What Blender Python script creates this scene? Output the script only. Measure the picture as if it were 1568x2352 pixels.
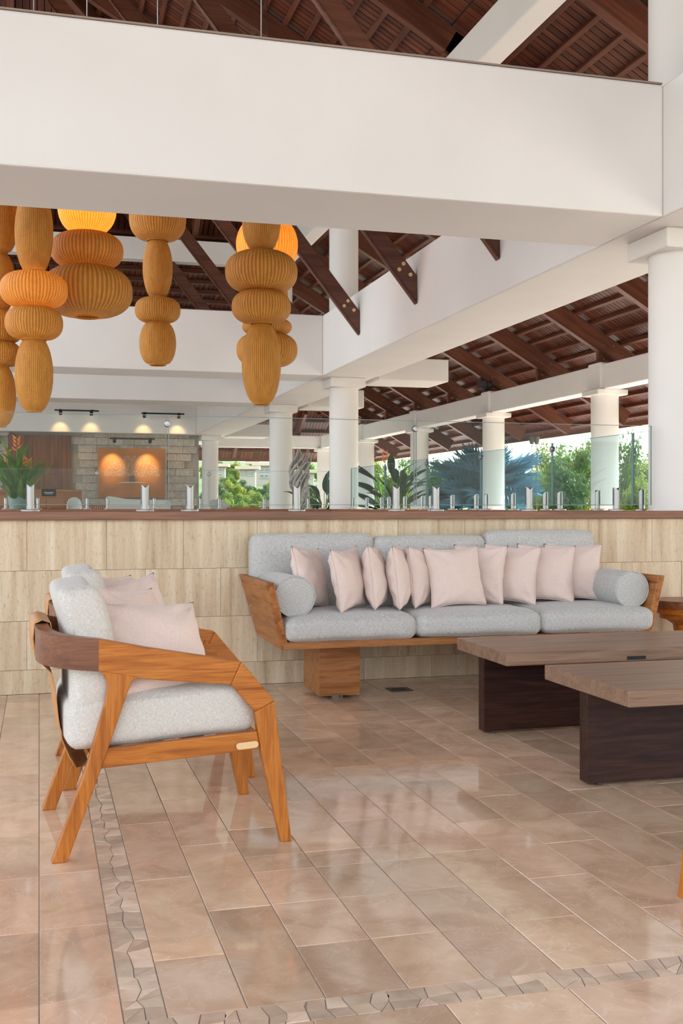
import bpy, bmesh, math, random
from mathutils import Vector, Matrix, noise
R = random.Random(7)
for _o in list(bpy.data.objects): bpy.data.objects.remove(_o)
S = bpy.context.scene
COL = S.collection
rad = math.radians

# ------------------------------------------------------------------ camera
CAM_H, TH = 1.1, math.atan(694 / 2529.)
cam = bpy.data.objects.new('camera', bpy.data.cameras.new('camera'))
COL.objects.link(cam)
cam.location = (0, 0, CAM_H)
cam.rotation_euler = (math.pi / 2, 0, -TH)
cam.data.sensor_fit = 'VERTICAL'
cam.data.sensor_height = 36.0
cam.data.lens = 2529 / 2352. * 36.0
cam.data.shift_y = -10 / 2352.
cam.data.clip_end = 2000
S.camera = cam

# ------------------------------------------------------------------ sky, sun, exposure
W = bpy.data.worlds.new('sky'); S.world = W; W.use_nodes = True
wn = W.node_tree.nodes; wl = W.node_tree.links
sky = wn.new('ShaderNodeTexSky'); sky.sky_type = 'NISHITA'
sky.sun_disc = False; sky.sun_elevation = rad(33); sky.sun_rotation = rad(60)
sky.air_density = 1.0; sky.dust_density = 2.5; sky.ozone_density = 1.0
mixw = wn.new('ShaderNodeMixRGB'); mixw.inputs['Fac'].default_value = 0.45
mixw.inputs['Color2'].default_value = (7.15, 7.0, 6.8, 1)
wl.new(sky.outputs[0], mixw.inputs['Color1'])
wl.new(mixw.outputs[0], wn['Background'].inputs['Color'])
wn['Background'].inputs['Strength'].default_value = 0.42
sun_d = bpy.data.lights.new('sun', 'SUN'); sun_d.energy = 7.5; sun_d.angle = rad(1.0)
sun_d.color = (1.0, 0.95, 0.88)
sun = bpy.data.objects.new('sun', sun_d); COL.objects.link(sun)
sun.rotation_euler = Vector((-.80, -.22, -.54)).to_track_quat('-Z', 'Y').to_euler()
S.view_settings.view_transform = 'Standard'
S.view_settings.look = 'None'
S.view_settings.gamma = 1.0
S.view_settings.exposure = 0.64
S.view_settings.use_curve_mapping = False

# ------------------------------------------------------------------ helpers
def tag(o, label=None, cat=None, group=None, kind=None):
    if label: o['label'] = label
    if cat: o['category'] = cat
    if group: o['group'] = group
    if kind: o['kind'] = kind
    return o

def empty(name, loc=(0, 0, 0), rz=0):
    o = bpy.data.objects.new(name, None); COL.objects.link(o)
    o.location = loc; o.rotation_euler = (0, 0, rz); o.empty_display_size = .1
    return o

def link(name, me, mat=None, parent=None, loc=None, rot=None, scale=None):
    o = bpy.data.objects.new(name, me); COL.objects.link(o)
    if mat is not None and not me.materials: me.materials.append(mat)
    if parent is not None: o.parent = parent
    if loc is not None: o.location = loc
    if rot is not None: o.rotation_euler = rot
    if scale is not None: o.scale = scale
    return o

def mesh_of(bm, name='mesh', smooth=False, mat=None):
    me = bpy.data.meshes.new(name)
    bmesh.ops.recalc_face_normals(bm, faces=bm.faces)
    bm.to_mesh(me); bm.free()
    if smooth:
        for p in me.polygons: p.use_smooth = True
    if mat is not None: me.materials.append(mat)
    return me

def bm_box(bm, x0, x1, y0, y1, z0, z1):
    vs = [bm.verts.new(p) for p in ((x0,y0,z0),(x1,y0,z0),(x1,y1,z0),(x0,y1,z0),(x0,y0,z1),(x1,y0,z1),(x1,y1,z1),(x0,y1,z1))]
    for f in ((0,3,2,1),(4,5,6,7),(0,1,5,4),(1,2,6,5),(2,3,7,6),(3,0,4,7)):
        bm.faces.new([vs[i] for i in f])
    return vs

def bev(bm, w, seg=2):
    bmesh.ops.bevel(bm, geom=[e for e in bm.edges], offset=w, segments=seg, affect='EDGES', profile=.5, clamp_overlap=True)

def box_me(x0, x1, y0, y1, z0, z1, mat=None, bevel=0, seg=2):
    bm = bmesh.new(); bm_box(bm, x0, x1, y0, y1, z0, z1)
    if bevel: bev(bm, bevel, seg)
    return mesh_of(bm, mat=mat)

def box(name, x0, x1, y0, y1, z0, z1, mat, parent=None, bevel=0, seg=2):
    return link(name, box_me(x0, x1, y0, y1, z0, z1, mat, bevel, seg), parent=parent)

def cbox(name, c, s, mat, parent=None, bevel=0, rot=None):
    me = box_me(-s[0]/2, s[0]/2, -s[1]/2, s[1]/2, -s[2]/2, s[2]/2, mat, bevel)
    return link(name, me, parent=parent, loc=c, rot=rot)

def prism(name, pts, y0, y1, mat, parent=None, bevel=0, seg=2, axis='Y'):
    """polygon in XZ extruded along Y (axis Y), or polygon in XY extruded along Z"""
    bm = bmesh.new()
    if axis == 'Y':
        a = [bm.verts.new((p[0], y0, p[1])) for p in pts]; b = [bm.verts.new((p[0], y1, p[1])) for p in pts]
    elif axis == 'X':
        a = [bm.verts.new((y0, p[0], p[1])) for p in pts]; b = [bm.verts.new((y1, p[0], p[1])) for p in pts]
    else:
        a = [bm.verts.new((p[0], p[1], y0)) for p in pts]; b = [bm.verts.new((p[0], p[1], y1)) for p in pts]
    n = len(pts)
    bm.faces.new(a[::-1]); bm.faces.new(b)
    for i in range(n): bm.faces.new((a[i], a[(i+1) % n], b[(i+1) % n], b[i]))
    if bevel: 
        bmesh.ops.recalc_face_normals(bm, faces=bm.faces); bev(bm, bevel, seg)
    return link(name, mesh_of(bm, mat=mat), parent=parent)

def lathe_bm(bm, prof, n=32, uv=None, cap=True, c=(0,0,0)):
    """prof: list of (r, z). returns nothing. uv: uv layer"""
    rings = []
    for r, z in prof:
        rings.append([bm.verts.new((c[0]+r*math.cos(2*math.pi*i/n), c[1]+r*math.sin(2*math.pi*i/n), c[2]+z)) for i in range(n)])
    ln = [0]
    for k in range(1, len(prof)):
        ln.append(ln[-1] + math.hypot(prof[k][0]-prof[k-1][0], prof[k][1]-prof[k-1][1]))
    for k in range(len(prof)-1):
        for i in range(n):
            j = (i+1) % n
            f = bm.faces.new((rings[k][i], rings[k][j], rings[k+1][j], rings[k+1][i]))
            if uv is not None:
                for lp, (u, v) in zip(f.loops, ((i/n, ln[k]), ((i+1)/n, ln[k]), ((i+1)/n, ln[k+1]), (i/n, ln[k+1]))):
                    lp[uv].uv = (u, v)
    if cap:
        bm.faces.new(rings[0][::-1]); bm.faces.new(rings[-1])

def lathe(name, prof, mat, parent=None, n=32, loc=None, smooth=True, cap=True, rot=None):
    bm = bmesh.new(); uv = bm.loops.layers.uv.new('UVMap')
    lathe_bm(bm, prof, n, uv, cap)
    me = mesh_of(bm, smooth=smooth, mat=mat)
    if smooth: sharp(me)
    return link(name, me, parent=parent, loc=loc, rot=rot)

def sharp(me, ang=38):
    try: me.set_sharp_from_angle(angle=rad(ang))
    except Exception: pass

def tube_bm(bm, pts, r, n=6):
    """tube through points; r number or list"""
    pts = [Vector(p) for p in pts]; rings = []
    for k, p in enumerate(pts):
        t = (pts[min(k+1, len(pts)-1)] - pts[max(k-1, 0)]).normalized()
        u = t.cross(Vector((0, 0, 1)))
        if u.length < 1e-3: u = t.cross(Vector((0, 1, 0)))
        u.normalize(); v = t.cross(u)
        rr = r[k] if isinstance(r, (list, tuple)) else r
        rings.append([bm.verts.new(p + u*rr*math.cos(2*math.pi*i/n) + v*rr*math.sin(2*math.pi*i/n)) for i in range(n)])
    for k in range(len(pts)-1):
        for i in range(n):
            j = (i+1) % n
            bm.faces.new((rings[k][i], rings[k][j], rings[k+1][j], rings[k+1][i]))
    bm.faces.new(rings[0][::-1]); bm.faces.new(rings[-1])

def tube(name, pts, r, mat, parent=None, n=6):
    bm = bmesh.new(); tube_bm(bm, pts, r, n)
    return link(name, mesh_of(bm, smooth=True, mat=mat), parent=parent)

def rbox_me(sx, sy, sz, r, n=10, crown=0., crownxy=0., wob=0., seed=0, mat=None, shear=None):
    """soft cushion: rounded box with crowned faces"""
    bm = bmesh.new(); bmesh.ops.create_cube(bm, size=2)
    bmesh.ops.subdivide_edges(bm, edges=bm.edges[:], cuts=n, use_grid_fill=True)
    h = Vector((sx/2, sy/2, sz/2))
    for v in bm.verts:
        p = Vector(v.co)
        # concentrate vertices towards the edges
        p = Vector([math.copysign(1-(1-abs(a))**1.35, a) for a in p])
        q = Vector((p.x*h.x, p.y*h.y, p.z*h.z))
        inner = Vector([max(-h[i]+r, min(h[i]-r, q[i])) for i in range(3)])
        d = q - inner
        if d.length > 1e-6: q = inner + d.normalized()*r if sum(1 for i in range(3) if abs(d[i])>1e-6) > 1 else q
        kx, ky, kz = 1-p.x**2, 1-p.y**2, 1-p.z**2
        q.z += math.copysign(crown, p.z)*kx**.6*ky**.6*abs(p.z)
        q.x += math.copysign(crownxy, p.x)*ky**.7*kz**.7*abs(p.x)
        q.y += math.copysign(crownxy, p.y)*kx**.7*kz**.7*abs(p.y)
        if wob:
            q += Vector((noise.noise(q*7+Vector((seed,0,0))), noise.noise(q*7+Vector((0,seed,0))), noise.noise(q*6+Vector((0,0,seed)))))*wob
        if shear: q = shear(q)
        v.co = q
    return mesh_of(bm, smooth=True, mat=mat)

def pillow_me(w, t, seed=0, n=22, mat=None, w2=None):
    """square throw pillow standing in XZ, thickness along Y"""
    w2 = w2 or w
    bm = bmesh.new(); rr = random.Random(seed)
    cr = [(rr.uniform(.6, 1.5), rr.uniform(0, 6)) for _ in range(4)]
    grids = []
    for sgn in (-1, 1):
        g = []
        for i in range(n+1):
            row = []
            for j in range(n+1):
                u = -1+2*i/n; v = -1+2*j/n
                u = math.copysign(1-(1-abs(u))**1.25, u); v = math.copysign(1-(1-abs(v))**1.25, v)
                x = w/2*u*(1-.11*(1-v*v)); z = w2/2*v*(1-.11*(1-u*u))
                e = max(0, (1-u*u)*(1-v*v))
                y = sgn*t/2*e**.42
                if e > 1e-5:
                    # wrinkles that run from the corners and seams inwards
                    a = noise.noise(Vector((u*2.2+seed, v*2.2, sgn*3+seed*.7)))*.012
                    fold = 0
                    for k, (cu, cv) in enumerate(((-1,-1),(1,-1),(1,1),(-1,1))):
                        du, dv = u-cu, v-cv; dist = math.hypot(du, dv); an = math.atan2(dv, du)
                        fold += math.sin(an*7*cr[k][0]+cr[k][1])*math.exp(-(dist/.6)**2)*.013
                    edge = math.sin(u*13+cr[0][1])*math.exp(-((1-abs(v))/.16)**2)*.009 + math.sin(v*12+cr[1][1])*math.exp(-((1-abs(u))/.16)**2)*.009
                    y += (a+fold+edge)*min(1, e*6)
                if sgn == 1 and (i in (0, n) or j in (0, n)): row.append(grids[0][i][j])
                else: row.append(bm.verts.new((x, y, z)))
            g.append(row)
        grids.append(g)
        for i in range(n):
            for j in range(n):
                bm.faces.new((g[i][j], g[i+1][j], g[i+1][j+1], g[i][j+1]))
    return mesh_of(bm, smooth=True, mat=mat)

def pillow(name, w, t, seed, mat, loc, yaw, lean=0, roll=0, label=None, cat='pillow', group=None, w2=None):
    o = link(name, pillow_me(w, t, seed, mat=mat, w2=w2), loc=loc)
    # seam piping that follows the rim
    pts = []
    hw = w/2; hh = (w2 or w)/2; N = 10
    for k in range(4*N):
        s, f = divmod(k, N); q = -1+2*f/N
        u, v = ((q,-1),(1,q),(-q,1),(-1,-q))[s]
        pts.append((hw*u*(1-.11*(1-v*v)), 0, hh*v*(1-.11*(1-u*u))))
    pts.append(pts[0])
    tube('seam', pts, .0022, mat, o, 5)
    m = Matrix.Translation(loc) @ Matrix.Rotation(yaw, 4, 'Z') @ Matrix.Rotation(lean, 4, 'X') @ Matrix.Rotation(roll, 4, 'Y')
    o.matrix_world = m
    if label: tag(o, label, cat, group)
    return o

def sweep_rect(name, path, w, hts, mat, parent=None, bevel=0):
    """rectangular section swept along a plan path. path: (x,y); hts: (z0,z1) per point; w: width"""
    bm = bmesh.new(); rings = []
    P = [Vector((p[0], p[1])) for p in path]
    for k, p in enumerate(P):
        t = (P[min(k+1, len(P)-1)] - P[max(k-1, 0)]).normalized(); nrm = Vector((-t.y, t.x))
        z0, z1 = hts[k]
        a = p + nrm*w/2; b = p - nrm*w/2
        rings.append([bm.verts.new((a.x,a.y,z0)), bm.verts.new((b.x,b.y,z0)), bm.verts.new((b.x,b.y,z1)), bm.verts.new((a.x,a.y,z1))])
    for k in range(len(P)-1):
        for i in range(4):
            j = (i+1) % 4
            bm.faces.new((rings[k][i], rings[k][j], rings[k+1][j], rings[k+1][i]))
    bm.faces.new(rings[0][::-1]); bm.faces.new(rings[-1])
    me = mesh_of(bm, smooth=True, mat=mat); sharp(me, 35)
    return link(name, me, parent=parent)

def copy_tree(o, parent=None):
    c = o.copy(); COL.objects.link(c)
    if parent is not None: c.parent = parent
    for ch in list(o.children): copy_tree(ch, c)
    return c

# ------------------------------------------------------------------ materials
def new_mat(name):
    m = bpy.data.materials.new(name); m.use_nodes = True
    nt = m.node_tree; b = nt.nodes['Principled BSDF']
    return m, nt, b

def N(nt, t, **kw):
    n = nt.nodes.new(t)
    for k, v in kw.items():
        if k.startswith('in_'): n.inputs[k[3:].replace('_', ' ')].default_value = v
        else: setattr(n, k, v)
    return n

def ramp(nt, src, stops, interp='LINEAR'):
    r = nt.nodes.new('ShaderNodeValToRGB'); r.color_ramp.interpolation = interp
    el = r.color_ramp.elements
    while len(el) < len(stops): el.new(.5)
    for e, (p, c) in zip(el, stops):
        e.position = p; e.color = (*c, 1)
    nt.links.new(src, r.inputs[0]); return r

def bump(nt, b, src, strength=.2, dist=.01):
    bp = nt.nodes.new('ShaderNodeBump'); bp.inputs['Strength'].default_value = strength; bp.inputs['Distance'].default_value = dist
    nt.links.new(src, bp.inputs['Height']); nt.links.new(bp.outputs[0], b.inputs['Normal']); return bp

def coords(nt, scale=(1,1,1), kind='Object', rnd=0.):
    tc = nt.nodes.new('ShaderNodeTexCoord'); mp = nt.nodes.new('ShaderNodeMapping')
    mp.inputs['Scale'].default_value = scale
    nt.links.new(tc.outputs[kind], mp.inputs['Vector'])
    if rnd:
        oi = nt.nodes.new('ShaderNodeObjectInfo'); ml = nt.nodes.new('ShaderNodeVectorMath'); ml.operation = 'SCALE'
        cb = nt.nodes.new('ShaderNodeCombineXYZ')
        for i in range(3): nt.links.new(oi.outputs['Random'], cb.inputs[i])
        ml.inputs['Scale'].default_value = rnd
        nt.links.new(cb.outputs[0], ml.inputs[0]); nt.links.new(ml.outputs[0], mp.inputs['Location'])
    return mp.outputs[0]

def world_coords(nt, scale):
    g = nt.nodes.new('ShaderNodeNewGeometry'); mp = nt.nodes.new('ShaderNodeMapping'); mp.inputs['Scale'].default_value = scale
    nt.links.new(g.outputs['Position'], mp.inputs['Vector']); return mp.outputs[0]

def vary(nt, col_out, b, amt=.25, hue=0.0):
    """each object of the material a little lighter or darker"""
    oi = nt.nodes.new('ShaderNodeObjectInfo'); mr = nt.nodes.new('ShaderNodeMapRange')
    mr.inputs['To Min'].default_value = 1-amt; mr.inputs['To Max'].default_value = 1+amt
    nt.links.new(oi.outputs['Random'], mr.inputs['Value'])
    hs = nt.nodes.new('ShaderNodeHueSaturation'); nt.links.new(mr.outputs[0], hs.inputs['Value'])
    nt.links.new(col_out, hs.inputs['Color'])
    if hue:
        m2 = nt.nodes.new('ShaderNodeMath'); m2.operation = 'MULTIPLY_ADD'; m2.inputs[1].default_value = hue; m2.inputs[2].default_value = .5-hue/2
        fr = nt.nodes.new('ShaderNodeMath'); fr.operation = 'FRACT'; mm = nt.nodes.new('ShaderNodeMath'); mm.operation = 'MULTIPLY'; mm.inputs[1].default_value = 17.3
        nt.links.new(oi.outputs['Random'], mm.inputs[0]); nt.links.new(mm.outputs[0], fr.inputs[0]); nt.links.new(fr.outputs[0], m2.inputs[0])
        nt.links.new(m2.outputs[0], hs.inputs['Hue'])
    nt.links.new(hs.outputs[0], b.inputs['Base Color'])

def m_plain(name, col, rough=.6, metal=0, noise_amt=0., scale=8, bmp=0., spec=.5):
    m, nt, b = new_mat(name)
    b.inputs['Roughness'].default_value = rough; b.inputs['Metallic'].default_value = metal
    b.inputs['Specular IOR Level'].default_value = spec
    b.inputs['Base Color'].default_value = (*col, 1)
    if noise_amt or bmp:
        nz = N(nt, 'ShaderNodeTexNoise', in_Scale=scale, in_Detail=6.0); nt.links.new(coords(nt), nz.inputs['Vector'])
        if noise_amt:
            r = ramp(nt, nz.outputs['Fac'], [(.3, [c*(1-noise_amt) for c in col]), (.7, [min(1, c*(1+noise_amt)) for c in col])])
            nt.links.new(r.outputs[0], b.inputs['Base Color'])
        if bmp: bump(nt, b, nz.outputs['Fac'], bmp, .01)
    return m

def m_wood(name, dark, mid, light, axis='X', scale=1., rough=.35, varyamt=.0, rings=True, spec=.5):
    """grain runs along `axis` in object space"""
    m, nt, b = new_mat(name); b.inputs['Roughness'].default_value = rough; b.inputs['Specular IOR Level'].default_value = spec
    st = {'X': (.9, 11, 11), 'Y': (11, .9, 11), 'Z': (11, 11, .9)}[axis]
    v = coords(nt, [a*scale for a in st], rnd=23. if True else 0)
    n1 = N(nt, 'ShaderNodeTexNoise', in_Scale=2.2, in_Detail=5.0, in_Roughness=.6, in_Distortion=.7); nt.links.new(v, n1.inputs['Vector'])
    st2 = {'X': (4, 160, 160), 'Y': (160, 4, 160), 'Z': (160, 160, 4)}[axis]
    v2 = coords(nt, [a*scale for a in st2], rnd=5.)
    n2 = N(nt, 'ShaderNodeTexNoise', in_Scale=1.3, in_Detail=3.0); nt.links.new(v2, n2.inputs['Vector'])
    r1 = ramp(nt, n1.outputs['Fac'], [(.28, dark), (.45, mid), (.58, light), (.66, mid), (.8, light)])
    r2 = ramp(nt, n2.outputs['Fac'], [(.35, (.72, .68, .64)), (.62, (1, 1, 1))])
    mx = N(nt, 'ShaderNodeMixRGB', blend_type='MULTIPLY'); mx.inputs[0].default_value = .8
    nt.links.new(r1.outputs[0], mx.inputs[1]); nt.links.new(r2.outputs[0], mx.inputs[2])
    if varyamt: vary(nt, mx.outputs[0], b, varyamt)
    else: nt.links.new(mx.outputs[0], b.inputs['Base Color'])
    bump(nt, b, n2.outputs['Fac'], .08, .002)
    return m

def m_fabric(name, c1, c2, scale=620, rough=.92, slub=True):
    m, nt, b = new_mat(name); b.inputs['Roughness'].default_value = rough
    b.inputs['Specular IOR Level'].default_value = .15
    b.inputs['Sheen Weight'].default_value = .25
    # threads of the two directions lying in each face: the one along the face normal is weighted out
    tcn = nt.nodes.new('ShaderNodeTexCoord'); ab = N(nt, 'ShaderNodeVectorMath', operation='ABSOLUTE'); nt.links.new(tcn.outputs['Normal'], ab.inputs[0])
    sp = nt.nodes.new('ShaderNodeSeparateXYZ'); nt.links.new(ab.outputs[0], sp.inputs[0])
    num = den = None
    for i, sc in enumerate(((scale, scale*.11, scale*.11), (scale*.11, scale, scale*.11), (scale*.11, scale*.11, scale))):
        n = N(nt, 'ShaderNodeTexNoise', in_Scale=1.0, in_Detail=2.0); nt.links.new(coords(nt, sc), n.inputs['Vector'])
        w = N(nt, 'ShaderNodeMath', operation='SUBTRACT'); w.inputs[0].default_value = 1.02; nt.links.new(sp.outputs[i], w.inputs[1])
        p = N(nt, 'ShaderNodeMath', operation='MULTIPLY'); nt.links.new(n.outputs['Fac'], p.inputs[0]); nt.links.new(w.outputs[0], p.inputs[1])
        if num is None: num, den = p, w
        else:
            q = N(nt, 'ShaderNodeMath', operation='ADD'); nt.links.new(num.outputs[0], q.inputs[0]); nt.links.new(p.outputs[0], q.inputs[1]); num = q
            q = N(nt, 'ShaderNodeMath', operation='ADD'); nt.links.new(den.outputs[0], q.inputs[0]); nt.links.new(w.outputs[0], q.inputs[1]); den = q
    d = N(nt, 'ShaderNodeMath', operation='DIVIDE'); nt.links.new(num.outputs[0], d.inputs[0]); nt.links.new(den.outputs[0], d.inputs[1])
    r = ramp(nt, d.outputs[0], [(.40, c1), (.60, c2)])
    nt.links.new(r.outputs[0], b.inputs['Base Color'])
    bump(nt, b, d.outputs[0], .25, .004)
    return m

def m_glass(name, tint, spec=1.0):
    m, nt, b = new_mat(name); nt.nodes.remove(b)
    out = nt.nodes['Material Output']
    tr = N(nt, 'ShaderNodeBsdfTransparent'); tr.inputs[0].default_value = (*tint, 1)
    gl = N(nt, 'ShaderNodeBsdfGlossy'); gl.inputs['Roughness'].default_value = .01; gl.inputs[0].default_value = (1,1,1,1)
    fr = N(nt, 'ShaderNodeFresnel', in_IOR=1.22); ml = N(nt, 'ShaderNodeMath', operation='MULTIPLY'); ml.inputs[1].default_value = spec
    nt.links.new(fr.outputs[0], ml.inputs[0])
    mx = N(nt, 'ShaderNodeMixShader'); nt.links.new(ml.outputs[0], mx.inputs[0]); nt.links.new(tr.outputs[0], mx.inputs[1]); nt.links.new(gl.outputs[0], mx.inputs[2])
    nt.links.new(mx.outputs[0], out.inputs[0]); return m

def m_leaf(name, c1, c2, transl=.45, rough=.45, scale=.8):
    m, nt, b = new_mat(name); out = nt.nodes['Material Output']
    nz = N(nt, 'ShaderNodeTexNoise', in_Scale=scale, in_Detail=3.0); nt.links.new(coords(nt), nz.inputs['Vector'])
    r = ramp(nt, nz.outputs['Fac'], [(.35, c1), (.65, c2)])
    nt.links.new(r.outputs[0], b.inputs['Base Color']); b.inputs['Roughness'].default_value = rough
    b.inputs['Specular IOR Level'].default_value = .3
    t = N(nt, 'ShaderNodeBsdfTranslucent'); nt.links.new(r.outputs[0], t.inputs[0])
    mx = N(nt, 'ShaderNodeMixShader'); mx.inputs[0].default_value = transl
    nt.links.new(b.outputs[0], mx.inputs[1]); nt.links.new(t.outputs[0], mx.inputs[2]); nt.links.new(mx.outputs[0], out.inputs[0])
    return m

def m_emit(name, col, s):
    m, nt, b = new_mat(name); b.inputs['Base Color'].default_value = (*col, 1)
    b.inputs['Emission Color'].default_value = (*col, 1); b.inputs['Emission Strength'].default_value = s; return m

MT = {}
# painted plaster of beams and columns
def _plaster():
    m, nt, b = new_mat('painted_plaster'); b.inputs['Roughness'].default_value = .55; b.inputs['Specular IOR Level'].default_value = .35
    n = N(nt, 'ShaderNodeTexNoise', in_Scale=1.3, in_Detail=5.0); nt.links.new(world_coords(nt, (1,1,1)), n.inputs['Vector'])
    r = ramp(nt, n.outputs['Fac'], [(.3, (.765,.72,.68)), (.7, (.805,.76,.72))]); nt.links.new(r.outputs[0], b.inputs['Base Color'])
    n2 = N(nt, 'ShaderNodeTexNoise', in_Scale=2.2, in_Detail=2.0); nt.links.new(world_coords(nt, (1,1,1)), n2.inputs['Vector'])
    bump(nt, b, n2.outputs['Fac'], .12, .05); return m
MT['plaster'] = _plaster()
MT['teak'] = m_wood('teak', (.27,.075,.010), (.43,.135,.018), (.53,.185,.030), 'X', 1.6, .34, spec=.3)
MT['teak_z'] = m_wood('teak_leg', (.27,.075,.010), (.43,.135,.018), (.53,.185,.030), 'Z', 1.6, .34, spec=.3)
MT['walnut'] = m_wood('walnut_rail', (.13,.045,.02), (.19,.07,.03), (.24,.095,.042), 'X', .8, .3)
MT['table_top'] = m_wood('table_top_wood', (.17,.095,.058), (.25,.15,.095), (.32,.20,.13), 'X', .8, .38)
MT['table_leg'] = m_wood('table_leg_wood', (.016,.007,.005), (.032,.013,.010), (.055,.022,.015), 'X', .8, .4, spec=.2)
MT['sofa_wood'] = m_wood('sofa_wood', (.20,.07,.018), (.32,.125,.036), (.41,.175,.06), 'X', 1.1, .4, spec=.3)
MT['sofa_side'] = m_wood('sofa_side_wood', (.18,.055,.012), (.33,.115,.024), (.45,.175,.045), 'Y', 1.1, .4, spec=.3)
MT['cap_wood'] = m_wood('cap_wood', (.13,.045,.018), (.20,.075,.032), (.26,.10,.045), 'X', .7, .3)
MT['cap_wood_y'] = m_wood('cap_wood_y', (.13,.045,.018), (.20,.075,.032), (.26,.10,.045), 'Y', .7, .3)
MT['roof_board'] = m_wood('roof_board', (.065,.017,.010), (.125,.036,.020), (.18,.056,.030), 'X', .6, .35, varyamt=.35)
MT['roof_timber'] = m_wood('roof_timber', (.085,.026,.015), (.13,.042,.022), (.18,.062,.033), 'X', .5, .4, varyamt=.15)
MT['roof_timber_y'] = m_wood('roof_timber_y', (.085,.026,.015), (.13,.042,.022), (.18,.062,.033), 'Y', .5, .4, varyamt=.15)
MT['wood_panel'] = m_wood('reception_panel_wood', (.10,.034,.008), (.17,.062,.016), (.24,.095,.028), 'Z', .5, .4, varyamt=.2)
MT['desk'] = m_wood('desk_wood', (.26,.085,.02), (.36,.13,.035), (.45,.18,.055), 'X', .5, .4)
MT['fabric'] = m_fabric('grey_linen', (.38,.375,.355), (.62,.61,.58))
MT['cream_fabric'] = m_fabric('cream_linen', (.48,.45,.405), (.67,.635,.58), 760)
MT['pink'] = m_fabric('blush_cotton', (.69,.54,.475), (.80,.645,.575), 1000)
MT['leather'] = m_plain('tan_leather', (.52,.25,.085), .45, noise_amt=.12, scale=30)
MT['brass'] = m_plain('brass', (.72,.50,.26), .35, .4)
MT['steel'] = m_plain('brushed_steel', (.30,.295,.29), .32, 1.0)
MT['black'] = m_plain('black_metal', (.02,.02,.022), .4)
MT['dark_steel'] = m_plain('dark_steel', (.10,.10,.10), .35, .6)
MT['glass'] = m_glass('clear_glass', (.972,.99,.985), .5)
MT['glass_side'] = m_glass('tinted_side_glass', (.84,.945,.97), .22)
MT['glass_edge'] = m_plain('glass_edge', (.16,.23,.22), .2)
MT['grout'] = m_plain('grout', (.46,.41,.36), .7)
MT['bolt'] = m_plain('bolt_plug', (.20,.09,.05), .4)

def _marble():
    m, nt, b = new_mat('polished_marble'); b.inputs['Roughness'].default_value = .065; b.inputs['Specular IOR Level'].default_value = .72
    v = coords(nt, (1,1,1), 'Object', 41.)
    n = N(nt, 'ShaderNodeTexNoise', in_Scale=5.0, in_Detail=8.0, in_Roughness=.62, in_Distortion=.9); nt.links.new(v, n.inputs['Vector'])
    r = ramp(nt, n.outputs['Fac'], [(.28, (.55,.365,.24)), (.5, (.69,.485,.335)), (.72, (.79,.60,.44))])
    ve = N(nt, 'ShaderNodeTexNoise', in_Scale=6.5, in_Detail=4.0, in_Distortion=1.8); nt.links.new(v, ve.inputs['Vector'])
    rv = ramp(nt, ve.outputs['Fac'], [(.485, (0,0,0)), (.5, (.38,.38,.38)), (.515, (0,0,0))])
    mx = N(nt, 'ShaderNodeMixRGB'); mx.inputs[2].default_value = (.84,.71,.57,1)
    nt.links.new(rv.outputs[0], mx.inputs[0]); nt.links.new(r.outputs[0], mx.inputs[1])
    vary(nt, mx.outputs[0], b, .17, .012)
    n3 = N(nt, 'ShaderNodeTexNoise', in_Scale=2.5, in_Detail=2.0); nt.links.new(v, n3.inputs['Vector'])
    bump(nt, b, n3.outputs['Fac'], .03, .03)
    return m
MT['marble'] = _marble()
def _mosaic():
    m, nt, b = new_mat('mosaic_stone'); b.inputs['Roughness'].default_value = .14
    n = N(nt, 'ShaderNodeTexNoise', in_Scale=14.0, in_Detail=6.0); nt.links.new(coords(nt, (1,1,1), 'Object', 30.), n.inputs['Vector'])
    r = ramp(nt, n.outputs['Fac'], [(.3, (.58,.42,.30)), (.7, (.76,.61,.47))]); vary(nt, r.outputs[0], b, .24, .015); return m
MT['mosaic'] = _mosaic()
def _travertine():
    m, nt, b = new_mat('travertine'); b.inputs['Roughness'].default_value = .42; b.inputs['Specular IOR Level'].default_value = .35
    v = coords(nt, (16, 16, .9), 'Object', 37.)
    n = N(nt, 'ShaderNodeTexNoise', in_Scale=1.0, in_Detail=7.0, in_Roughness=.62, in_Distortion=.35); nt.links.new(v, n.inputs['Vector'])
    r = ramp(nt, n.outputs['Fac'], [(.22, (.36,.24,.14)), (.42, (.60,.46,.30)), (.58, (.70,.57,.40)), (.8, (.80,.70,.54))])
    sp = N(nt, 'ShaderNodeTexNoise', in_Scale=1.0, in_Detail=6.0, in_Roughness=.75); nt.links.new(coords(nt, (90,90,26), 'Object', 11.), sp.inputs['Vector'])
    rs = ramp(nt, sp.outputs['Fac'], [(.30, (.55,.47,.39)), (.46, (1,1,1))])
    mx = N(nt, 'ShaderNodeMixRGB', blend_type='MULTIPLY'); mx.inputs[0].default_value = .75
    nt.links.new(r.outputs[0], mx.inputs[1]); nt.links.new(rs.outputs[0], mx.inputs[2])
    vary(nt, mx.outputs[0], b, .07)
    bump(nt, b, rs.outputs[0], .15, .004); return m
MT['travertine'] = _travertine()
def _split():
    m, nt, b = new_mat('split_stone'); b.inputs['Roughness'].default_value = .85
    v = coords(nt, (1,1,1), 'Object', 30.)
    n = N(nt, 'ShaderNodeTexNoise', in_Scale=14.0, in_Detail=8.0, in_Roughness=.7); nt.links.new(v, n.inputs['Vector'])
    r = ramp(nt, n.outputs['Fac'], [(.3, (.42,.355,.285)), (.7, (.72,.63,.53))]); vary(nt, r.outputs[0], b, .14)
    bump(nt, b, n.outputs['Fac'], .8, .05); return m
MT['split'] = _split()
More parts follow.
